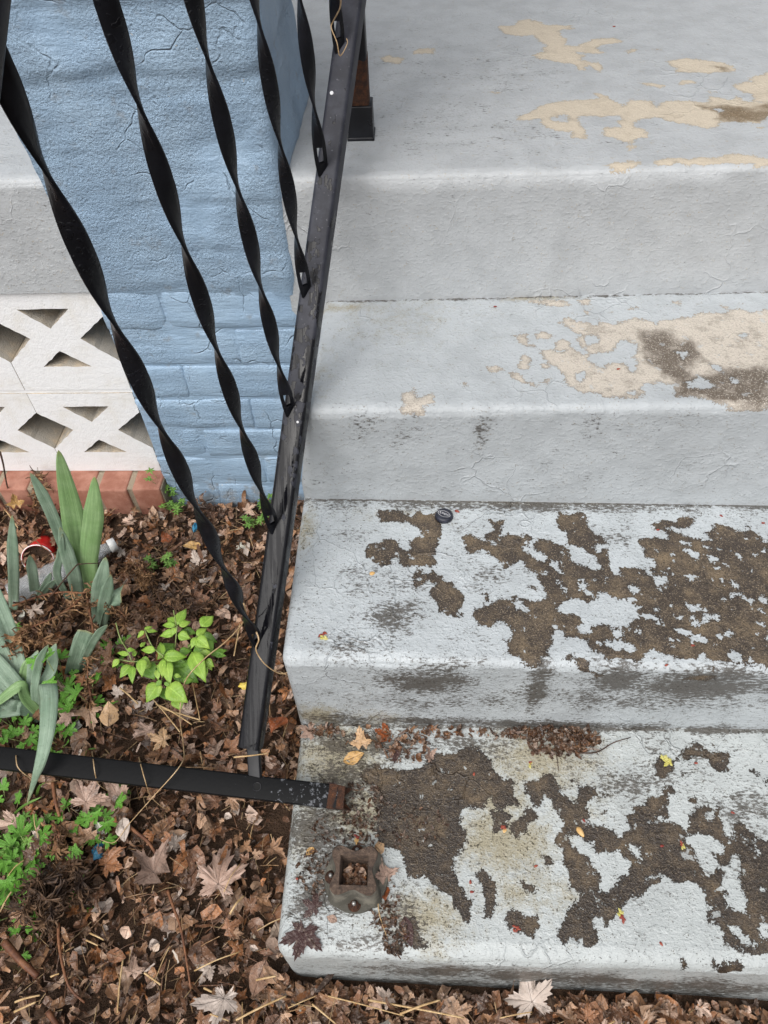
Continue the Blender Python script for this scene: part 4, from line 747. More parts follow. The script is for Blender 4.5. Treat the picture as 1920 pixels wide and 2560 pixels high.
# ---- leaves lying on the bottom step
def tz(k, x, y):
    ib, inn = {2: (1, 2), 3: (3, 4), 4: (5, 6)}[k]; f = (EDGE[ib][0]-y)/(EDGE[ib][0]-EDGE[inn][0]); return ez(ib, x)*(1-f)+ez(inn, x)*f
def on_step(px, py, k):
    z = EDGE[{2: 2, 3: 4, 4: 6}[k]][1]
    for _ in range(4): p = at(px, py, z); z = tz(k, p.x, p.y)
    return Vector((p.x, p.y, z))
def step_leaf(px, py, sz, ang, g, mat, label, tilt=(0, 0), up=.003, flat=.35):
    P, F_, ve = g; P = [(x, y, z*flat) for x, y, z in P]; p = on_step(px, py, 4); me = leaf_data('fallen_leaf', (P, F_, ve), mat)
    mn = min(z for _, _, z in P)*sz
    o = bpy.data.objects.new('fallen_leaf', me); col.objects.link(o); o.matrix_world = Matrix.Translation((p.x, p.y, p.z-mn*.8+up*.4)) @ Matrix.Rotation(R(ang), 4, 'Z') @ Matrix.Rotation(tilt[0], 4, 'X') @ Matrix.Rotation(tilt[1], 4, 'Y') @ Matrix.Scale(sz, 4); return tag(o, label, 'leaf')
step_leaf(780, 1835, .026, 60, maple(120), M['leaf_pink'], 'pale leaf in the back corner of the bottom tread', (.2, .1))
step_leaf(905, 1862, .024, 10, maple(121, 3), M['leaf_tan'], 'tan curled leaf on the bottom tread near the riser', (.3, .2), flat=.9)
step_leaf(885, 1895, .027, -70, oval(122, 1, .33), M['leaf_gold'], 'light tan folded oval leaf on the bottom tread', (.2, .3), flat=.9)
step_leaf(990, 1880, .030, 175, oval(123, 1, .28), M['leaf_wet'], 'dark wet leaf with pale stripe hanging from the leaf heap', (.1, .1))
step_leaf(1075, 1895, .020, 30, maple(124), M['leaf_pink'], 'crumpled curled leaf with red bits on the dark patch', (.5, .4), flat=1.2)
step_leaf(970, 1840, .026, 80, maple(125), M['leaf_orange'], 'wet red brown leaf against the middle riser', (.4, .1))
step_leaf(965, 2195, .026, 15, maple(126, 3), M['leaf_pink'], 'pale curled leaf leaning on the post base', (.3, .5), flat=1.2)
step_leaf(962, 2235, .018, 190, oval(127, 1, .4), M['leaf_orange'], 'small orange brown leaf below the pale leaf at the post base', (.4, .2), flat=1)
step_leaf(948, 2125, .014, 0, shred(128), M['leaf_tan'], 'tan leaf scrap behind the post base', (.5, .1), flat=1)
step_leaf(760, 2330, .038, 170, maple(129), M['leaf_wet'], 'dark wet purple brown leaf plastered over the step edge', (.0, .0), flat=.12)
step_leaf(790, 2270, .022, 70, maple(130), M['leaf_wet'], 'dark wet leaf stuck beside the post base flange', (.1, .0), flat=.3)
step_leaf(830, 2298, .012, 70, oval(131, 1, .4), M['leaf_pink'], 'small pale leaf before the post base flange', (.1, .0), flat=.5)
step_leaf(775, 2130, .012, 140, oval(132, 1, .38), M['leaf_gold'], 'small orange leaf scrap left of the post base', (.1, .0), flat=.5)
step_leaf(1020, 2330, .030, 195, oval(133, 1, .24), M['leaf_wet'], 'black wet leaf strip on the front of the bottom tread', (.0, .0), flat=.3)
step_leaf(830, 1975, .014, 200, shred(134), M['leaf_wet'], 'dark red leaf scrap by the rusted post end', (.2, .1), flat=.6)
def heap(name, label, spots, n, seed, dark, hmax, smax=.014, k=4):
    global V, F, VE, CO
    V = []; F = []; VE = []; CO = []; r = random.Random(seed)
    for i in range(n):
        px, py, rx, ry = r.choice(spots); a = r.uniform(0, 6.283); q = math.sqrt(r.random()); p = on_step(px+rx*q*math.cos(a), py+ry*q*math.sin(a), k)
        if p.y > EDGE[{4: 5, 3: 3, 2: 1}[k]][0]-.004 or p.x < .004: continue
        put(r.choice(small_gens+ribs_), (p.x, p.y, p.z+.001+hmax*r.random()*(1-q*.7)), rot_leaf(r, .35), r.uniform(.0022, smax), pick(r, dark*r.uniform(.6, 1.3)))
    return stuff(name, label, 'leaf litter', M['litter'])
heap('leaf_heap', 'dark heap of wet shredded leaves in the corner of the bottom tread', [(1400, 1855, 90, 38), (1340, 1835, 110, 16), (1440, 1850, 60, 30)], 620, 3, .42, .008, .0095)
heap('leaf_heap', 'brown leaf scraps gathered along the back edge of the bottom tread', [(960, 1840, 140, 22), (1000, 1870, 70, 40), (1130, 1832, 120, 9), (800, 1828, 60, 9)], 240, 4, .55, .005, .009)
heap('leaf_crumbs', 'dark wet leaf crumbs and dirt around the post base', [(790, 2180, 50, 60), (870, 2080, 90, 50), (960, 2260, 40, 70), (900, 2010, 60, 60), (1000, 2060, 120, 60), (990, 2340, 35, 50)], 700, 6, .30, .003, .0055)
V = []; F = []; VE = []; CO = []
r = random.Random(9)
for i in range(60):
    put(r.choice(small_gens), sc+Vector((r.uniform(-.012, .012), r.uniform(-.012, .012), .010+r.random()*.008)), rot_leaf(r, .4), r.uniform(.004, .009), pick(r, .9))
stuff('leaf_crumbs', 'brown leaf bits filling the square socket of the post base', 'leaf litter', M['litter'])
# ================================================================ PLANTS
def strip(path, width, side_hint, fold=.12, prof=None, V=None, F=None, VE=None, twist=0):
    """a leaf blade with thickness-free double layer of faces, creased along the middle"""
    V = [] if V is None else V; F = [] if F is None else F; b = len(V); n = len(path)
    for i, p in enumerate(path):
        t = (path[min(i+1, n-1)]-path[max(i-1, 0)]).normalized(); s = Vector(side_hint); s = (s-t*s.dot(t)).normalized(); nr_ = t.cross(s)
        if twist: q = Matrix.Rotation(twist*i/(n-1), 3, t); s = q @ s; nr_ = q @ nr_
        u = i/(n-1); w = width*(prof(u) if prof else (min(1, (1-u)*3.2)**.8)*(.75+.25*min(1, u*5)))
        for k in (-1, -.5, 0, .5, 1):
            V.append(p+s*(w*.5*k)+nr_*(fold*w*(1-abs(k)) + .0006))
            if VE is not None: VE.append(.9 if k == 0 else .2)
    for i in range(n-1):
        for k in range(4): F.append((b+i*5+k, b+i*5+k+1, b+(i+1)*5+k+1, b+(i+1)*5+k))
    return V, F
def solid(o, th=.0007):
    m = o.modifiers.new('thickness', 'SOLIDIFY'); m.thickness = th; m.offset = 0; return o
def blade(parent, pts, width, mat, side=(1, 0, 0), fold=.10, twist=0, prof=None):
    V, F = strip(smooth_path(pts, 6), width, side, fold, prof, twist=twist); o = mesh('leaf', V, F, mat, parent); nv = len(V)//5; q0 = rng.uniform(0, 9); attr(o.data, 'lu', [q0+k*.25 for _ in range(nv) for k in range(5)]); attr(o.data, 'lv', [i/(nv-1) for i in range(nv) for k in range(5)]); return solid(o, .0006)
G0 = .012
def gp(px, py, z=G0): return at(px, py, z)
# upright fan of two broad sword leaves
base = gp(222, 1480)
fan = empty('iris_plant', base, 'upright fan of two broad pale green sword leaves', 'plant', None)
Yb = base.y
blade(fan, [base+Vector((-.004, 0, 0)), aty(200, 1400, Yb-.002), aty(182, 1290, Yb-.006), aty(160, 1190, Yb-.008), aty(146, 1126, Yb-.01)], .038, M['iris'], (1, .15, 0), .06, prof=lambda u: min(1, (1-u)*1.9)**.75*(.72+.28*min(1, u*3)))
blade(fan, [base+Vector((.010, -.012, 0)), aty(222, 1400, Yb-.018), aty(233, 1300, Yb-.02), aty(236, 1240, Yb-.02), aty(236, 1192, Yb-.018)], .033, M['iris'], (1, -.1, 0), -.05, prof=lambda u: min(1, (1-u)*2.2)**.75*(.72+.28*min(1, u*3)))
blade(fan, [base+Vector((-.012, -.02, 0)), aty(185, 1440, Yb-.03), aty(166, 1380, Yb-.03), aty(150, 1318, Yb-.028)], .024, M['iris_blue'], (1, .2, 0))
blade(fan, [base+Vector((-.014, -.004, 0)), aty(170, 1395, Yb-.01), aty(135, 1300, Yb-.006), aty(100, 1225, Yb-.004), aty(75, 1182, Yb)], .019, M['iris_blue'], (1, .4, 0))
blade(fan, [base+Vector((-.03, -.02, 0)), aty(143, 1440, Yb-.03), aty(152, 1385, Yb-.03), aty(156, 1334, Yb-.03)], .013, M['iris_blue'], (1, .2, 0))
b2 = gp(252, 1560)
fan2 = empty('iris_plant', b2, 'short blue green leaves with torn tips right of the tall sword leaves', 'plant')
blade(fan2, [b2, aty(250, 1500, b2.y), aty(256, 1445, b2.y), aty(264, 1393, b2.y+.01)], .030, M['iris_blue'], (1, .1, 0), prof=lambda u: min(1, (1-u)*2.2)**.7)
blade(fan2, [b2+Vector((.004, -.006, 0)), aty(258, 1520, b2.y-.01), aty(268, 1475, b2.y-.01), aty(277, 1437, b2.y-.01)], .020, M['iris_blue'], (1, .1, 0))
blade(fan2, [b2+Vector((.006, -.004, 0)), aty(278, 1505, b2.y), aty(298, 1492, b2.y-.005), aty(308, 1482, b2.y-.01)], .034, M['iris_blue'], (.6, .2, 1), prof=lambda u: .55+.45*u)
b3 = gp(178, 1690)
fan3 = empty('iris_plant', b3, 'torn blue green leaf stump beside the drooping brown flower stalk', 'plant')
blade(fan3, [b3, aty(190, 1645, b3.y), aty(203, 1605, b3.y+.005), aty(214, 1580, b3.y+.008)], .028, M['iris_blue'], (1, .1, .3), prof=lambda u: .8+.2*u-.5*max(0, u-.7))
blade(fan3, [b3+Vector((.01, .004, 0)), aty(225, 1620, b3.y), aty(250, 1580, b3.y), aty(269, 1563, b3.y)], .013, M['iris_blue'], (1, .1, .3))
b4 = gp(33, 1530)
fan4 = empty('iris_plant', b4, 'narrow dark green upright leaves before the red cup and clear bottle', 'plant')
blade(fan4, [b4, aty(34, 1450, b4.y), aty(31, 1370, b4.y), aty(30, 1288, b4.y+.01)], .018, M['iris_blue'], (1, .1, 0))
blade(fan4, [gp(90, 1500), aty(85, 1460, b4.y+.02), aty(79, 1420, b4.y+.02), aty(74, 1388, b4.y+.02)], .018, M['iris_blue'], (1, .1, 0))
blade(fan4, [gp(92, 1500), aty(105, 1475, b4.y+.02), aty(120, 1450, b4.y+.02), aty(127, 1432, b4.y+.02)], .011, M['iris_blue'], (1, .1, .4))
blade(fan4, [gp(96, 1502), aty(112, 1480, b4.y+.02), aty(128, 1462, b4.y+.02), aty(138, 1450, b4.y+.02)], .014, M['iris_blue'], (1, .1, .6))
# big drooping clump at the left
b5 = gp(95, 1790)
cl = empty('iris_plant', b5, 'clump of long drooping blue green leaves arching over the fallen post', 'plant')
def arch(tip, z1, zt, w, mid=None, hz=.0, side=(0, 1, .3), mat='iris_blue', tw=0):
    t = at(tip[0], tip[1], zt); m = at(mid[0], mid[1], z1) if mid else b5.lerp(t, .55)+Vector((0, 0, hz)); j = Vector((rng.uniform(-.012, .012), rng.uniform(-.01, .01), 0))
    w *= .72
    blade(cl, [b5+j, b5.lerp(m, .5)+Vector((0, 0, .012)), m, m.lerp(t, .55)+Vector((0, 0, .006)), t], w, M[mat], side, .09, tw)
arch((-40, 1395), .10, .19, .024, (30, 1580), side=(1, .6, 0))
arch((-50, 1450), .09, .15, .032, (25, 1590), side=(1, .8, 0))
arch((-40, 1530), .08, .14, .024, (20, 1650), side=(1, .8, .1))
arch((-60, 1600), .075, .10, .034, (30, 1700), side=(.7, 1, .1))
arch((-40, 1680), .06, .07, .028, (30, 1735), side=(.6, 1, .2))
arch((-60, 1690), .06, .06, .026, (20, 1760), side=(.4, 1, .2))
arch((-50, 1800), .075, .05, .026, (50, 1715), side=(.3, 1, .2), mat='iris')
arch((-30, 1795), .05, .035, .030, (45, 1772), side=(.1, 1, .4))
arch((122, 1612), .09, .15, .018, (92, 1680), side=(1, .3, .3))
arch((140, 1608), .08, .11, .026, (128, 1670), side=(1, .2, .2))
arch((95, 1625), .07, .10, .024, (80, 1690), side=(1, .4, .2))
arch((78, 1640), .06, .09, .022, (60, 1700), side=(1, .6, .2), mat='iris')
blade(cl, [b5+Vector((.01, 0, 0)), at(112, 1745, .10), at(117, 1712, .175), at(124, 1745, .195), at(118, 1830, .19), at(103, 1900, .175), at(88, 1945, .15), at(68, 2010, .10)], .024, M['iris_blue'], (1, .1, 0), .05, prof=lambda u: (.55+.45*min(1, u*3))*min(1, (1-u)*2.0)**.8)
# ---- bright green weed with drops of rain
def obj_leaf(parent, b, t, w, mat, name='leaf', up=Vector((0, -.35, 1)), cup=.10, n=6):
    b = Vector(b); t = Vector(t); d = t-b; L = d.length; side = d.cross(up).normalized(); nrm = side.cross(d).normalized(); V = []; F = []; ve = []
    droop = rng.uniform(.06, .2)
    for i in range(n+1):
        u = i/n; pr = math.sin(math.pi*min(1, .05+u**.72*.95))**1.05 if i < n else 0.02
        c = b+d*u-Vector((0, 0, 1))*(droop*L*u*u)+nrm*(.05*L*math.sin(math.pi*u))
        for k in (-1, -.5, 0, .5, 1):
            V.append(c+side*(w*.5*pr*k)+nrm*(cup*w*pr*(abs(k)**1.3)+.03*w*math.sin(9*u+3*k))); ve.append(1 if k == 0 else 0)
    for i in range(n):
        for k in range(4): F.append((i*5+k, i*5+k+1, (i+1)*5+k+1, (i+1)*5+k))
    o = mesh(name, V, F, mat, parent); attr(o.data, 'vein', ve); attr(o.data, 'lu', [k for _ in range(n+1) for k in (-1, -.5, 0, .5, 1)]); attr(o.data, 'lv', [i/n for i in range(n+1) for k in range(5)]); return solid(o, .0004)
WQ = .2411
def wp(x, y, z): return at(250+x*WQ, 1480+y*WQ, z)
wb = wp(760, 800, .0)
weed = empty('leafy_weed', wb, 'bright lime green leafy weed wet with rain beside the bottom rail', 'plant')
WL = '''660 670 900 660 110 a;650 660 620 505 80 a;660 690 640 880 70 a;700 720 720 955 105 a;780 760 1010 920 200 b;480 750 560 895 150 b;440 690 430 875 95 a;440 680 525 750 60 a;575 605 420 590 70 a;420 570 475 515 40 a;480 400 595 405 42 a;460 405 380 470 45 a;460 385 545 355 30 a;320 760 200 885 90 a;340 770 330 945 70 a;200 700 120 775 60 a;280 600 365 600 40 a;800 340 890 160 100 a;800 340 690 250 80 a;780 350 640 330 60 a;820 350 940 305 70 a;790 370 740 450 60 a;780 420 615 450 80 a;810 440 940 480 90 a;860 400 1000 420 80 b;1000 450 1110 370 70 a;1000 470 945 580 65 a;1000 470 1135 575 110 a;1050 360 1175 240 120 a;1060 440 1210 510 90 b;1100 500 1160 640 120 b;990 560 1080 650 100 b;960 620 1090 920 150 a;1080 770 1080 925 75 a;1090 710 1180 770 80 a;640 640 770 520 130 b;820 630 950 600 80 b;720 700 920 750 110 b;620 950 470 1130 150 a;620 960 600 1080 60 a;700 970 905 1135 170 a;650 1000 700 1120 100 b;800 1090 830 1220 120 a;600 800 600 910 60 a;1150 650 1320 590 70 b;1180 640 1310 660 60 b;300 650 170 620 45 a'''
for i, l in enumerate(WL.split(';')):
    q = l.split(); x0, y0, x1, y1, w = map(float, q[:5]); hi = .095 if q[5] == 'a' else .07
    hi -= .03*max(0, (y0-700)/400); zb = hi+rng.uniform(-.008, .010)
    obj_leaf(weed, wp(x0, y0, zb), wp(x1, y1, zb-.004), w*WQ*1.38/1790, M['weed' if q[5] == 'a' else 'weed_dark'])
rr_ = random.Random(31)
for i in range(26):                       # younger leaves in pairs along the shoots
    cx_, cy_ = rr_.choice(((640, 560), (820, 420), (1000, 560), (1080, 700), (560, 760), (720, 640), (900, 700), (380, 720), (680, 880), (800, 900))); cx_ += rr_.uniform(-70, 70); cy_ += rr_.uniform(-60, 60); an = rr_.uniform(0, 6.28); L_ = rr_.uniform(70, 135); zb = rr_.uniform(.055, .088)
    obj_leaf(weed, wp(cx_, cy_, zb), wp(cx_+L_*math.cos(an), cy_+L_*math.sin(an)*.8, zb-.003), L_*.5*WQ*1.38/1790, M[rr_.choice(('weed', 'weed_dark'))])
for pth in ([(760, 800, .0), (700, 740, .06), (650, 660, .096)], [(760, 800, .0), (780, 560, .07), (800, 350, .10)], [(760, 800, 0), (900, 600, .07), (1000, 460, .095)], [(760, 800, 0), (1000, 720, .07), (1120, 660, .08)], [(700, 740, .05), (500, 720, .075), (320, 720, .09), (200, 700, .092)], [(650, 660, .094), (540, 560, .098), (465, 395, .10)], [(330, 720, .088), (280, 600, .10), (210, 480, .12), (165, 320, .13)], [(720, 820, .02), (650, 900, .06), (620, 950, .072)], [(790, 350, .1), (775, 260, .115), (762, 190, .125)]):
    V, F = tube(smooth_path([wp(*p) for p in pth], 5), .0011, 5); mesh('stem', V, F, M['stem_green'], weed)
# ---- low weeds with lobed, scalloped leaves
def lobed(seed):
    r = random.Random(seed); pts = []
    for a, l in ((-100, .55), (-52, .82), (0, 1.0), (52, .82), (100, .55)):
        for da, f in ((-20, .62), (-15, .90), (-8, .80), (-3, 1.0), (4, .88), (10, .98), (16, .78), (21, .55)): pts.append((math.sin(R(a+da))*l*f*r.uniform(.93, 1.07), math.cos(R(a+da))*l*f, 1 if da == -3 else 0))
        if a < 100: pts.append((math.sin(R(a+26))*.34, math.cos(R(a+26))*.34, 0))
    pts += [(.16, -.12, 0), (-.16, -.12, 0)]
    P, F, ve = leaf_mesh(pts, r, 1); return P, F, ve
LOB = [leaf_data('leaf', lobed(s), M['pars']) for s in range(5)]
def rosette(px, py, n, sz, h, label, seed, ring=.03, group=None):
    r = random.Random(seed); b = at(px, py, h*.5); b.z = gz(b.x, b.y)+.004; root = empty('lobed_weed', b, label, 'plant', group)
    a0 = r.uniform(0, 6.28)
    for k in range(n):
        a = a0+k*2.4; d = ring*math.sqrt((k+.5)/n)*r.uniform(.8, 1.2); p = b+Vector((math.cos(a)*d, math.sin(a)*d, h*r.uniform(.6, 1.1)))
        if p.y > -.04 : p.y = -.04
        s_ = sz*1.2*r.uniform(.75, 1.2); o = bpy.data.objects.new('leaf', r.choice(LOB)); col.objects.link(o)
        o.parent = root; o.location = p-b; o.rotation_euler = (r.gauss(-.1, .25), r.gauss(0, .25), a-math.pi/2+r.gauss(0, .3)); o.scale = (s_, s_, s_)
        V, F = tube([b, b.lerp(p, .5)+Vector((0, 0, .006)), p], .0007, 4); mesh('stalk', V, F, M['stem_green'], root)
GW = 'lobed green weeds in the bed'
LS = 'low green weed with scalloped lobed leaves growing through the litter'
for i, (x, y, n, sz, h, lab) in enumerate((
    (132, 1688, 4, .021, .13, 'bright green lobed sprig raised in front of the drooping iris leaves'), (225, 1758, 6, .017, .05, 'lobed green sprig beside the tan leaf with rotten tip'), (148, 1815, 8, .013, .045, LS), (28, 1812, 10, .013, .05, LS), (68, 1850, 10, .013, .045, LS), (140, 1858, 8, .012, .04, LS), (150, 1752, 7, .014, .045, LS),
    (292, 1628, 10, .013, .03, 'dark green lobed weed under the lime green leafy weed'), (278, 2028, 7, .016, .05, 'green lobed sprigs beside pale leaves below the fallen post'), (180, 2052, 4, .014, .04, LS), (246, 2080, 7, .014, .035, 'green lobed leaves above the blue plastic scrap'), (72, 2130, 10, .020, .05, LS), (52, 2165, 7, .019, .05, LS), (36, 2268, 5, .022, .05, 'single bright lobed green sprig at the edge of the dead stalks'), (208, 2245, 3, .013, .03, 'tiny lobed green sprout between dark dead stalks'), (58, 2345, 5, .012, .03, LS), (4, 2000, 6, .015, .05, LS), (5, 2120, 8, .015, .04, LS), (10, 2190, 8, .014, .04, LS), (165, 1700, 6, .013, .04, LS))):
    rosette(x, y, n, sz, h, lab, 200+i, .022+.0011*n, GW)
# ---- small weeds with whorls of narrow leaflets
def whorl_weed(px, py, n, label, seed, hh=.05, spread=.02, lw=.010):
    r = random.Random(seed); b = at(px, py, .02); b.z = gz(b.x, b.y)+.004; root = empty('whorled_weed', b, label, 'plant', 'small whorled weeds in the bed')
    for k in range(n):
        a = r.uniform(0, 6.28); t = b+Vector((math.cos(a)*spread*r.uniform(.2, 1.2), -abs(math.sin(a))*spread*r.uniform(.2, 1.2)-.004, hh*r.uniform(.5, 1.1)))
        V, F = tube([b, b.lerp(t, .5)+Vector((0, 0, .008)), t], .0006, 4); mesh('stem', V, F, M['stem_green'], root)
        for q in (1.0, .6):
            c = b.lerp(t, q)
            for j in range(6):
                aa = j*math.pi/3+r.uniform(-.2, .2); obj_leaf(root, c, c+Vector((math.cos(aa), math.sin(aa), r.uniform(-.1, .35)))*lw*r.uniform(.8, 1.2), lw*.42, M['cress'], 'leaflet', Vector((0, 0, 1)), .05, 3)
for i, a in enumerate(((428, 1236, 6, 'green whorled weed climbing at the left foot of the blue pillar', .09, .03), (445, 1262, 6, 'small whorled weed in leaves before the blue pillar', .04, .03), (640, 1295, 7, 'green whorled weed between blue pillar and bottom rail', .05, .03), (655, 1262, 5, 'whorled weed against the pillar behind the bottom rail', .05, .02), (421, 1400, 5, 'small upright whorled sprig beside the golden oval leaf', .055, .012), (378, 1395, 3, 'tiny whorled sprig left of the upright whorled sprig', .04, .01), (48, 2085, 9, 'dense green cress like weed below the fallen post', .04, .035), (100, 2030, 5, 'small cress like weed beside the drooping leaf tip', .03, .03), (205, 1330, 5, 'small weed behind the broad sword leaves', .03, .02), (38, 1555, 4, 'bright weed below the clear bottle', .03, .02))):
    whorl_weed(a[0], a[1], a[2], a[3], 300+i, a[4], a[5])
# grass blades
for i, (x0, y0, x1, y1, z1) in enumerate(((20, 2055, 105, 1992, .05), (92, 1990, 120, 1955, .06), (215, 1890, 240, 1872, .05), (130, 1882, 125, 1835, .05), (605, 1170+40, 575, 1150, .06))):
    p = at(x0, y0, .02); q = at(x1, y1, z1); V, F = strip(smooth_path([p, p.lerp(q, .5)+Vector((0, 0, .01)), q], 4), .004, (1, .4, 0)); o = solid(mesh('grass_blade', V, F, M['cress']), .0005)
    tag(o, ['green grass blade under the drooping leaf tip', 'short grass blade beside the fallen post', 'short green blade above the fallen post near pale leaves', 'thin green blade among lobed weeds', 'thin grass blade standing before the blue pillar'][i], 'grass')
# ---- dead brown flower stalks
def cp(x, y, z): return at(x*.2712, 1400+y*.2712, z)
def dead_stalk(paths, label, seed, dens=1.0, mat='twig', rad=.0022, blen=.012):
    bmat = 'bract_dark' if mat == 'twig_dark' else 'bract'
    r = random.Random(seed); pp = [smooth_path(p, 6) for p in paths]; root = empty('dead_flower_stalk', pp[0][0], label, 'plant', 'dead brown flower stalks')
    V = []; F = []
    for k, p in enumerate(pp):
        Vt, Ft = tube(p, [rad*(1-.55*i/len(p)) for i in range(len(p))], 6); mesh('stem', Vt, Ft, M[mat], root)
        n = int(len(p)*3.2*dens)
        for i in range(n):
            u = r.random()**.8; q = p[min(len(p)-1, int(u*len(p)))]; d = Vector((r.gauss(0, 1), r.gauss(0, 1), r.gauss(-.35, .6))).normalized(); L = blen*r.uniform(.5, 1.6)
            c = d.cross(Vector((r.gauss(0, 1), r.gauss(0, 1), r.gauss(0, 1)))).normalized()*L*r.uniform(.2, .7)
            pts = [q, q+d*L*.45+c*.3, q+d*L*.8+c*.9, q+d*L*.8+c*1.5]; strip([Vector(x) for x in pts], r.uniform(.0016, .0042), c.cross(d)+Vector((.01, .02, .03)), .2, lambda u: .5+.6*math.sin(math.pi*min(1, u*.9+.05)), V, F)
    o = mesh('dried_bracts', V, F, M[bmat], root); o['kind'] = 'stuff'; solid(o, .0004)
dead_stalk([[cp(120, 420, .06), cp(400, 325, .085), cp(600, 295, .095), cp(780, 300, .10), cp(960, 210, .09), cp(1150, 100, .06)]], 'brown dead flower stalk lying across the sword leaves', 41, .7)
dead_stalk([[cp(780, 310, .09), cp(660, 430, .095), cp(480, 540, .10), cp(250, 640, .105), cp(130, 760, .095), cp(80, 870, .075)], [cp(250, 640, .10), cp(220, 760, .09), cp(200, 880, .07)], [cp(300, 620, .1), cp(380, 720, .09), cp(440, 760, .08)], [cp(130, 760, .09), (cp(170, 900, .07)), cp(190, 1000, .05)]], 'drooping dead flower head with dense curled brown bracts', 42, 1.9, blen=.014)
dead_stalk([[cp(800, 310, .085), cp(830, 500, .08), cp(862, 680, .08), cp(850, 800, .075), cp(812, 950, .07), cp(808, 1130, .05)], [cp(808, 1130, .05), cp(835, 1250, .045), cp(835, 1350, .03)]], 'dead brown stalk hanging down over the lobed weeds', 43, .9)
dead_stalk([[cp(830, 330, .085), cp(950, 390, .085), cp(1080, 450, .08), cp(1180, 560, .07)], [cp(1080, 450, .08), cp(1140, 520, .07), cp(1160, 620, .06)]], 'dead brown side stalk with scaly bracts left of the lime weed', 44, 1.5)
dead_stalk([[cp(1150, 100, .06), cp(1230, 40, .07), cp(1320, 90, .065), cp(1380, 180, .05)], [cp(1200, 60, .06), cp(1290, 150, .05), cp(1330, 240, .04)]], 'crumpled tan dead flower head right of the sword leaves', 45, 2.2, blen=.013)
dead_stalk([[at(430, 1560, .02), at(450, 1500, .05), at(480, 1440, .06), at(500, 1420, .05)], [at(430, 1560, .02), at(400, 1500, .05), at(380, 1460, .05)], [at(440, 1560, .02), at(500, 1520, .045), at(545, 1500, .03)], [at(430, 1550, .02), at(460, 1530, .05), at(430, 1490, .055)]], 'dark bowed tuft of dead stems behind the lime green weed', 46, 1.5, 'twig_dark', .0015, .014)
dead_stalk([[at(150, 2210, .03), at(110, 2200, .06), at(70, 2215, .055)], [at(150, 2210, .03), at(130, 2280, .05), at(100, 2320, .04)], [at(160, 2200, .03), at(180, 2160, .055), at(205, 2200, .05), at(200, 2260, .03)], [at(120, 2240, .04), at(80, 2250, .055), at(60, 2280, .04)], [at(160, 2230, .04), at(120, 2250, .06), at(75, 2225, .055)]], 'dark matted tuft of dead leaves beside the lobed sprigs', 47, 2.6, 'twig_dark', .0016, .018)
dead_stalk([[at(130, 2060, .04), at(148, 2085, .05), at(140, 2130, .04)], [at(148, 2085, .05), at(120, 2110, .04)]], 'curled dead flower head under the fallen post', 48, 2, blen=.012)
dead_stalk([[at(80, 1270, .03), at(95, 1225, .07), at(92, 1185, .10)], [at(95, 1225, .07), at(108, 1215, .09)]], 'crumpled dead flower head before the white block wall', 49, 2.4, blen=.013)
# ---- twigs, vines and straws
def stick(name, pts, rad, mat, label, cat, group=None, taper=.5, n=6):
    p = smooth_path(pts, 5); V, F = tube(p, [rad*(1-taper*i/(len(p)-1)) for i in range(len(p))], n); return tag(mesh(name, V, F, M[mat]), label, cat, group)
Z1 = .165
stick('dry_vine', [at(609, 1508, .40), at(614, 1530, .375), at(604, 1562, .31), at(560, 1608, .21), at(510, 1648, .13), at(462, 1705, .085), at(450, 1790, .075), at(459, 1868, .10), at(452, 1912, .168), at(380, 1995, .14), at(320, 2063, .06), at(286, 2106, .045), at(250, 2098, .04)], .0011, 'vine', 'long thin tan vine looping from the railing over the fallen post', 'vine')
stick('dry_vine', [at(641, 1580, .325), at(647, 1600, .322), at(640, 1625, .308), at(662, 1660, .288), at(700, 1684, .262), at(728, 1676, .262), at(745, 1663, .285)], .0011, 'vine', 'thin tan vine curling over the wet bottom rail', 'vine')
stick('dry_vine', [at(40, 1868, .08), at(40, 1890, .15), at(46, 1920, .155), at(78, 1946, .13), at(110, 1956, .07), at(146, 1950, .05)], .0010, 'vine', 'short dry vine over the fallen post beside the drooping leaf', 'vine')
stick('dry_vine', [at(230, 1880, .08), at(233, 1898, .152), at(238, 1935, .154), at(248, 1962, .12), at(275, 1980, .07)], .0009, 'vine', 'dry stem crossing the fallen post at its middle', 'vine')
stick('dry_vine', [at(347, 1893, .09), at(352, 1912, .156), at(364, 1955, .156), at(378, 1992, .10), at(410, 2020, .06), at(425, 2018, .05)], .0009, 'vine', 'dry stem crossing the fallen post where the long vine passes', 'vine')
stick('straw', [at(585, 1893, .20), at(628, 1889, .208), at(672, 1883, .20)], .0013, 'straw', 'pale straw across the lower end of the bottom rail', 'straw')
stick('dry_vine', [at(852, -10, .90), at(850, 20, .885), at(832, 55, .865), at(828, 70, .86), at(842, 105, .848), at(850, 140, .835), at(868, 110, .842), at(866, 96, .846)], .0009, 'vine', 'dry vine tangled round the topmost baluster foot', 'vine')
stick('twig', [at(419, 2226, .04), at(433, 2267, .042), at(452, 2322, .042), at(469, 2419, .04), at(477, 2474, .035)], .0022, 'twig', 'slender reddish twig running down below the large pink leaf', 'twig')
stick('twig', [at(428, 2262, .042), at(380, 2285, .04), at(350, 2300, .035)], .0014, 'twig_dark', 'thin dark side twig left of the slender reddish twig', 'twig')
stick('twig', [at(306, 2052, .045), at(340, 2080, .045), at(372, 2107, .042), at(400, 2154, .035)], .0028, 'twig', 'orange brown twig beside the smooth pale oval leaf', 'twig', None, .3)
stick('twig', [at(132, 1955, .05), at(138, 2000, .05), at(149, 2041, .045)], .0030, 'twig', 'orange brown stalk under the left of the fallen post', 'twig', None, .2)
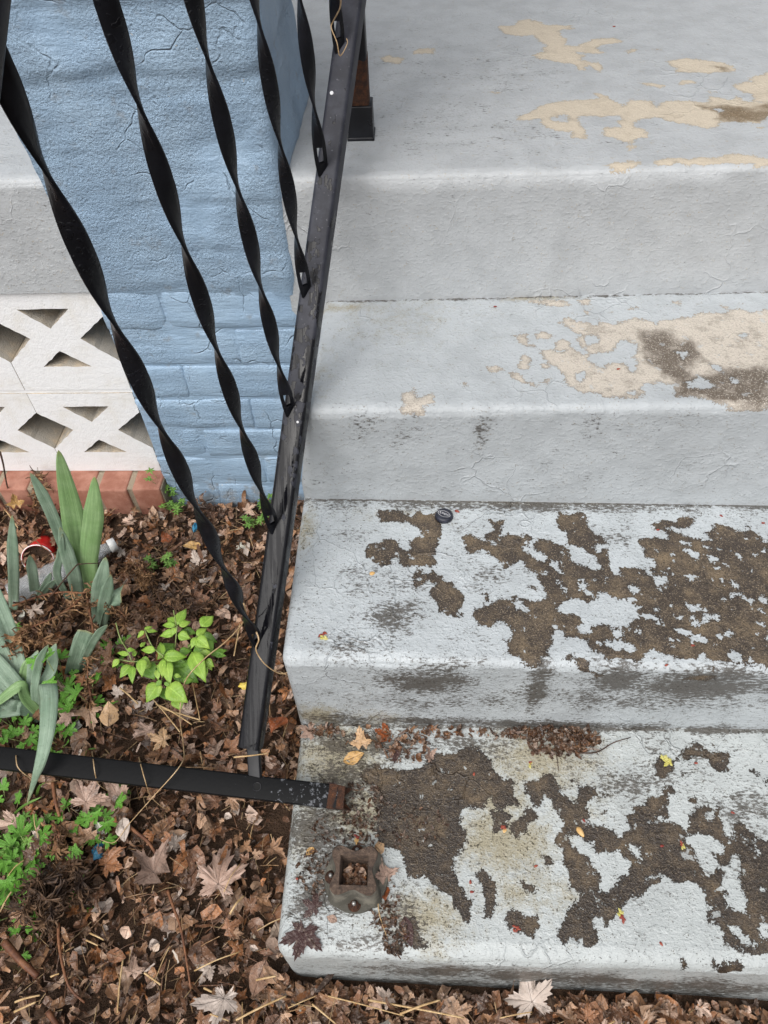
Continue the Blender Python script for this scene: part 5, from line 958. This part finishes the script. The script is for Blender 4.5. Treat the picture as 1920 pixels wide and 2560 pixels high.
stick('twig', [at(11, 2355, .04), at(50, 2400, .04), at(94, 2441, .035)], .0055, 'twig', 'thick rotten reddish stick among dead leaves', 'twig', None, .3)
stick('twig', [at(146, 2308, .04), at(149, 2372, .042), at(171, 2463, .042), at(212, 2507, .035)], .0024, 'twig', 'bent tan brown stalk beside the thick rotten stick', 'twig')
stick('twig', [at(120, 2530, .03), at(140, 2560, .03), at(160, 2600, .03)], .004, 'twig', 'short reddish stick below the bent tan stalk', 'twig', None, .2)
stick('twig', [at(0, 1130, .16), at(8, 1160, .13), at(18, 1215, .08), at(30, 1240, .05)], .0020, 'twig_dark', 'black bent stem standing before the white block wall', 'twig')
p = on_step(1488, 1884, 4); q = on_step(1575, 1846, 4)
stick('twig', [p+Vector((-.03, 0, .003)), p+Vector((0, 0, .004)), p.lerp(q, .5)+Vector((0, .002, .006)), q+Vector((0, 0, .003))], .0012, 'twig_dark', 'dark forked twig poking out of the wet leaf heap', 'twig')
p = on_step(1385, 1860, 4); q = on_step(1397, 1930, 4)
stick('twig', [p+Vector((0, 0, .006)), q+Vector((0, 0, .0015))], .0008, 'twig_dark', 'thin dark stem pointing out of the wet leaf heap to the front', 'twig')
p = on_step(945, 2225, 4); q = on_step(968, 2345, 4)
stick('pine_needle', [p+Vector((0, 0, .012)), p.lerp(q, .5)+Vector((-.004, 0, .004)), q+Vector((0, 0, .001))], .0008, 'straw', 'tan pine needle beside the post base', 'needle')
stick('dry_vine', [at(120, 1500, .08), at(185, 1420, .14), at(205, 1410, .15), at(255, 1408, .14)], .0014, 'twig_dark', 'thin dark stem crossing the broad sword leaves', 'vine')
stick('dry_vine', [at(0, 1260, .10), at(60, 1320, .10), at(110, 1370, .09), at(165, 1400, .09)], .0013, 'twig', 'brown stem before the red cup', 'vine')
LSX = 'pale yellow straw lying on the leaf litter'
r = random.Random(77)
ST = [(486, 2427, 598, 2380), (361, 2432, 402, 2462), (215, 2350, 245, 2364), (225, 2333, 260, 2350), (127, 2442, 148, 2434), (38, 2505, 100, 2488), (35, 2530, 90, 2505), (510, 2470, 530, 2480), (590, 2550, 715, 2490), (525, 2535, 572, 2552), (640, 2450, 690, 2440), (690, 2445, 800, 2430), (820, 2490, 1010, 2540), (880, 2450, 905, 2520), (720, 2520, 790, 2490), (780, 2510, 840, 2560), (920, 2500, 1160, 2545), (500, 1800, 400, 1770), (390, 1760, 480, 1812), (300, 1720, 345, 1760), (478, 1690, 500, 1800), (600, 1560, 585, 1640), (60, 2150, 20, 2190), (0, 2280, 40, 2215), (85, 2035, 95, 2095), (560, 2230, 600, 2160), (575, 2285, 610, 2240), (1000, 2535, 1100, 2500), (1250, 2545, 1330, 2530), (0, 1230, 20, 1270), (10, 1270, 45, 1320), (450, 1830, 380, 1745)]
for x0, y0, x1, y1 in ST:
    for _ in (0,):
        a = at(x0, y0, .04); b = at(x1, y1, .04); za = gz(a.x, a.y)+.05; zb = gz(b.x, b.y)+.05; a = at(x0, y0, za); b = at(x1, y1, zb)
    if not (in_bed(a.x, a.y) and in_bed(b.x, b.y)): continue
    stick('straw', [a, a.lerp(b, .5)+Vector((0, 0, r.uniform(.0, .008))), b], r.uniform(.0007, .0016), 'straw', LSX, 'straw', 'straws on the litter', .25)
for i in range(22):
    x, y = r.uniform(-.55, .5), r.uniform(-1.05, -.80)
    a = r.uniform(0, 6.28); L = r.uniform(.02, .06); p = Vector((x, y, gz(x, y)+.047)); q = p+Vector((math.cos(a)*L, math.sin(a)*L, r.uniform(-.004, .006)))
    if in_bed(p.x, p.y, .004) and in_bed(q.x, q.y, .004): stick('straw', [p, p.lerp(q, .5)+Vector((0, 0, .003)), q], r.uniform(.0005, .0012), 'straw', LSX, 'straw', 'straws on the litter', .25)
# ================================================================ LITTER THROWN AWAY
cb_ = at(97, 1400, .03); cup = empty('plastic_cup', (cb_.x, cb_.y, .01), 'red plastic cup with white rim lying on its side behind narrow leaves', 'cup')
ax = Vector((-.16, .84, -.42)).normalized(); mo = at(94, 1398, .020)
Mx = axis_matrix(mo, ax); V, F = lathe([(.0285, 0), (.027, .02), (.025, .05), (.023, .06), (.0001, .0605)], 40, Mx); solid(mesh('cup_body', V, F, M['cup_red'], cup), .0008)
V, F = lathe([(.0278, .0005), (.0300, -.0005), (.0304, .0015), (.0289, .0035)], 40, Mx); mesh('cup_rim', V, F, M['cup_white'], cup)
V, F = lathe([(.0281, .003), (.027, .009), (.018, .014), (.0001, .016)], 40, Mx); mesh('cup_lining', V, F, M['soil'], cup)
# crushed clear bottle
pa = at(25, 1492, .035); pb = at(285, 1362, .035); dv = (pb-pa); dv.z = 0; Lb = dv.length
bt = empty('plastic_bottle', ((pa+pb)/2-Vector((0, 0, .03))), 'crushed clear plastic bottle lying behind the sword leaves', 'bottle')
prof = [(.0001, .0)]+[(.026*(1+.05*math.sin(z*330)), z) for z in np.linspace(.002, Lb*.72, 34)]+[(.022, Lb*.78), (.014, Lb*.86), (.0105, Lb*.9), (.0105, Lb)]
V, F = lathe(prof, 28, axis_matrix(Vector((pa.x, pa.y, .036)), dv)); V = [Vector(v) for v in V]
for v in V:
    v += Vector((fbm(v.x, v.y, v.z, 22, 2), fbm(v.x+5, v.y, v.z, 22, 2), fbm(v.x, v.y+5, v.z, 22, 2)))*.006; v.z = max(.010, .036+(v.z-.036)*.72)
solid(mesh('bottle_body', V, F, M['clear'], bt), .0006)
V, F = lathe([(.0001, Lb*.99+.006), (.0128, Lb*.99+.006), (.0132, Lb*.955), (.0112, Lb*.95)], 24, axis_matrix(Vector((pa.x, pa.y, .036)), dv)); mesh('bottle_cap', V, F, M['cup_white'], bt)
def scrap(name, px, py, sz, mat, label, seed, z=.03):
    r = random.Random(seed); bm = bmesh.new(); bmesh.ops.create_icosphere(bm, subdivisions=2, radius=1)
    p = at(px, py, z)
    for v in bm.verts: v.co = Vector((v.co.x*sz[0], v.co.y*sz[1], v.co.z*sz[2]))*(1+.5*fbm(v.co.x+seed, v.co.y, v.co.z, 1.7, 2)); v.co += p
    return tag(bm_obj(name, bm, M[mat], None, False), label, 'scrap')
scrap('plastic_scrap', 246, 2128, (.008, .013, .005), 'blue_plastic', 'blue crumpled plastic scrap half buried below lobed weeds', 4, .012)
scrap('plastic_scrap', 487, 1318, (.005, .011, .005), 'blue_plastic', 'small blue plastic scrap behind the twisted baluster near pillar', 5)
scrap('plastic_scrap', 612, 1714, (.009, .006, .004), 'yellow', 'small yellow scrap beside the bottom rail', 6, .05)
# ================================================================ SMALL THINGS ON THE STEPS
def petal_mesh(name, mat, seed, n=5, sz=.004):
    r = random.Random(seed); V = []; F = []
    for k in range(n):
        bm = bmesh.new(); bmesh.ops.create_icosphere(bm, subdivisions=1, radius=1); a = r.uniform(0, 6.28); d = r.uniform(0, sz*1.3); b = len(V); q = r.uniform(0, 3)
        for v in bm.verts:
            x, y = v.co.x*sz*r.uniform(.8, 1.1), v.co.y*sz*.5; V.append((x*math.cos(q)-y*math.sin(q)+math.cos(a)*d, x*math.sin(q)+y*math.cos(q)+math.sin(a)*d, (v.co.z+1)*sz*.35+r.uniform(0, sz*.05)))
        for f in bm.faces: F.append(tuple(b+v.index for v in f.verts))
        bm.free()
    return V, F
def flower(px, py, k, n, sz, label, seed, ang=0, cols=('bud_red', 'bud_yel')):
    p = on_step(px, py, k); root = empty('maple_flower', p, label, 'flower')
    for j, c in enumerate(cols):
        V, F = petal_mesh('petals', M[c], seed+j, n, sz); off = Vector((0, -.7*sz*2*j+sz*.6, 0)); mesh('bud' if c == 'bud_red' else 'petals', [Vector(v)+p+off for v in V], F, M[c], root, False)
flower(808, 1592, 3, 5, .0035, 'red and yellow maple flower on the corner of the middle tread', 1)
flower(1665, 1903, 4, 9, .0042, 'yellow green maple flower cluster on the bottom tread', 3, cols=('bud_yel', 'bud_yel'))
flower(1553, 2287, 4, 4, .0038, 'red bud with yellow flower near the bottom step edge', 5, cols=('bud_yel', 'bud_red'))
flower(1325, 1912, 4, 3, .003, 'pale flower bits below the wet leaf heap', 7)
flower(1262, 2072, 4, 3, .0032, 'orange red flower bits on the dirty middle of the bottom tread', 9, cols=('bud_red', 'seed'))
flower(1290, 2322, 4, 3, .003, 'red flower bits on a dark chip near the step edge', 11, cols=('bud_red', 'bud_red'))
flower(1705, 2116, 4, 4, .003, 'flattened red and yellow flower on the dark patch', 13)
flower(892, 2098, 4, 4, .0035, 'red and cream flower bits behind the post base', 15, cols=('bud_red', 'seed'))
def bit(px, py, k, mat, sz, ang, label, asp=.5, group=None):
    bm = bmesh.new(); bmesh.ops.create_icosphere(bm, subdivisions=2, radius=1)
    if k == 1: p = at(px, py, .6695)
    else: p = on_step(px, py, k)
    for v in bm.verts:
        x, y, z = v.co; z = max(z, -.5); v.co = Vector((x*sz, y*sz*asp*(1-.35*x), (z+.5)*sz*.38))
    bmesh.ops.rotate(bm, verts=bm.verts, matrix=Matrix.Rotation(R(ang), 3, 'Z')); bmesh.ops.translate(bm, verts=bm.verts, vec=p)
    return tag(bm_obj('seed' if mat == 'seed' else 'flower_bud', bm, M[mat]), label, 'seed' if mat == 'seed' else 'bud', group)
bit(1451, 2081, 4, 'seed', .0075, -60, 'tan oval seed husk on the dark wet patch', .5)
bit(1143, 1279, 3, 'bud_red', .0042, -30, 'red bud lying beside the bottle cap')
GB = 'red buds dropped on the steps'; LB = 'tiny red maple bud dropped on the painted steps'
for i, (x, y, k, a) in enumerate(((1727, 1247, 3, 10), (1645, 1325, 3, 0), (1803, 1290, 3, -40), (1908, 1308, 3, 0), (1666, 1663, 3, 30), (1732, 1614, 3, 0), (1740, 1908, 4, 0), (1832, 2032, 4, -20), (1653, 2360, 4, -60), (1655, 2115, 4, 10), (1460, 2052, 4, -60), (1535, 67, 1, 0), (1238, 767, 2, 0), (1546, 923, 2, 20), (1176, 2205, 4, 90), (1340, 2165, 4, 20), (1180, 2230, 4, 0), (744, 2197, 4, 0), (1185, 1935, 4, 80))):
    bit(x, y, k, 'bud_red', .0028, a, LB, .55, GB)
bit(931, 1434, 3, 'seed', .004, 20, 'small orange seed scrap on the middle tread', .8)
# paint flecks on the rail
for i, (x, y, s_) in enumerate(((829, 232, .0026), (744, 1055, .0018))):
    d = CF*FPX+CR*(x-960)-CU*(y-1280); top = FOOT+RN*.0; t = (top-CAM).dot(RN)/d.dot(RN); p = CAM+d*t
    V, F = lathe([(s_, -.0012), (s_*.9, .0002), (.0001, .0005)], 9, axis_matrix(p, RN, RD)); mesh('paint_fleck', V, F, M['birddrop'], rail)
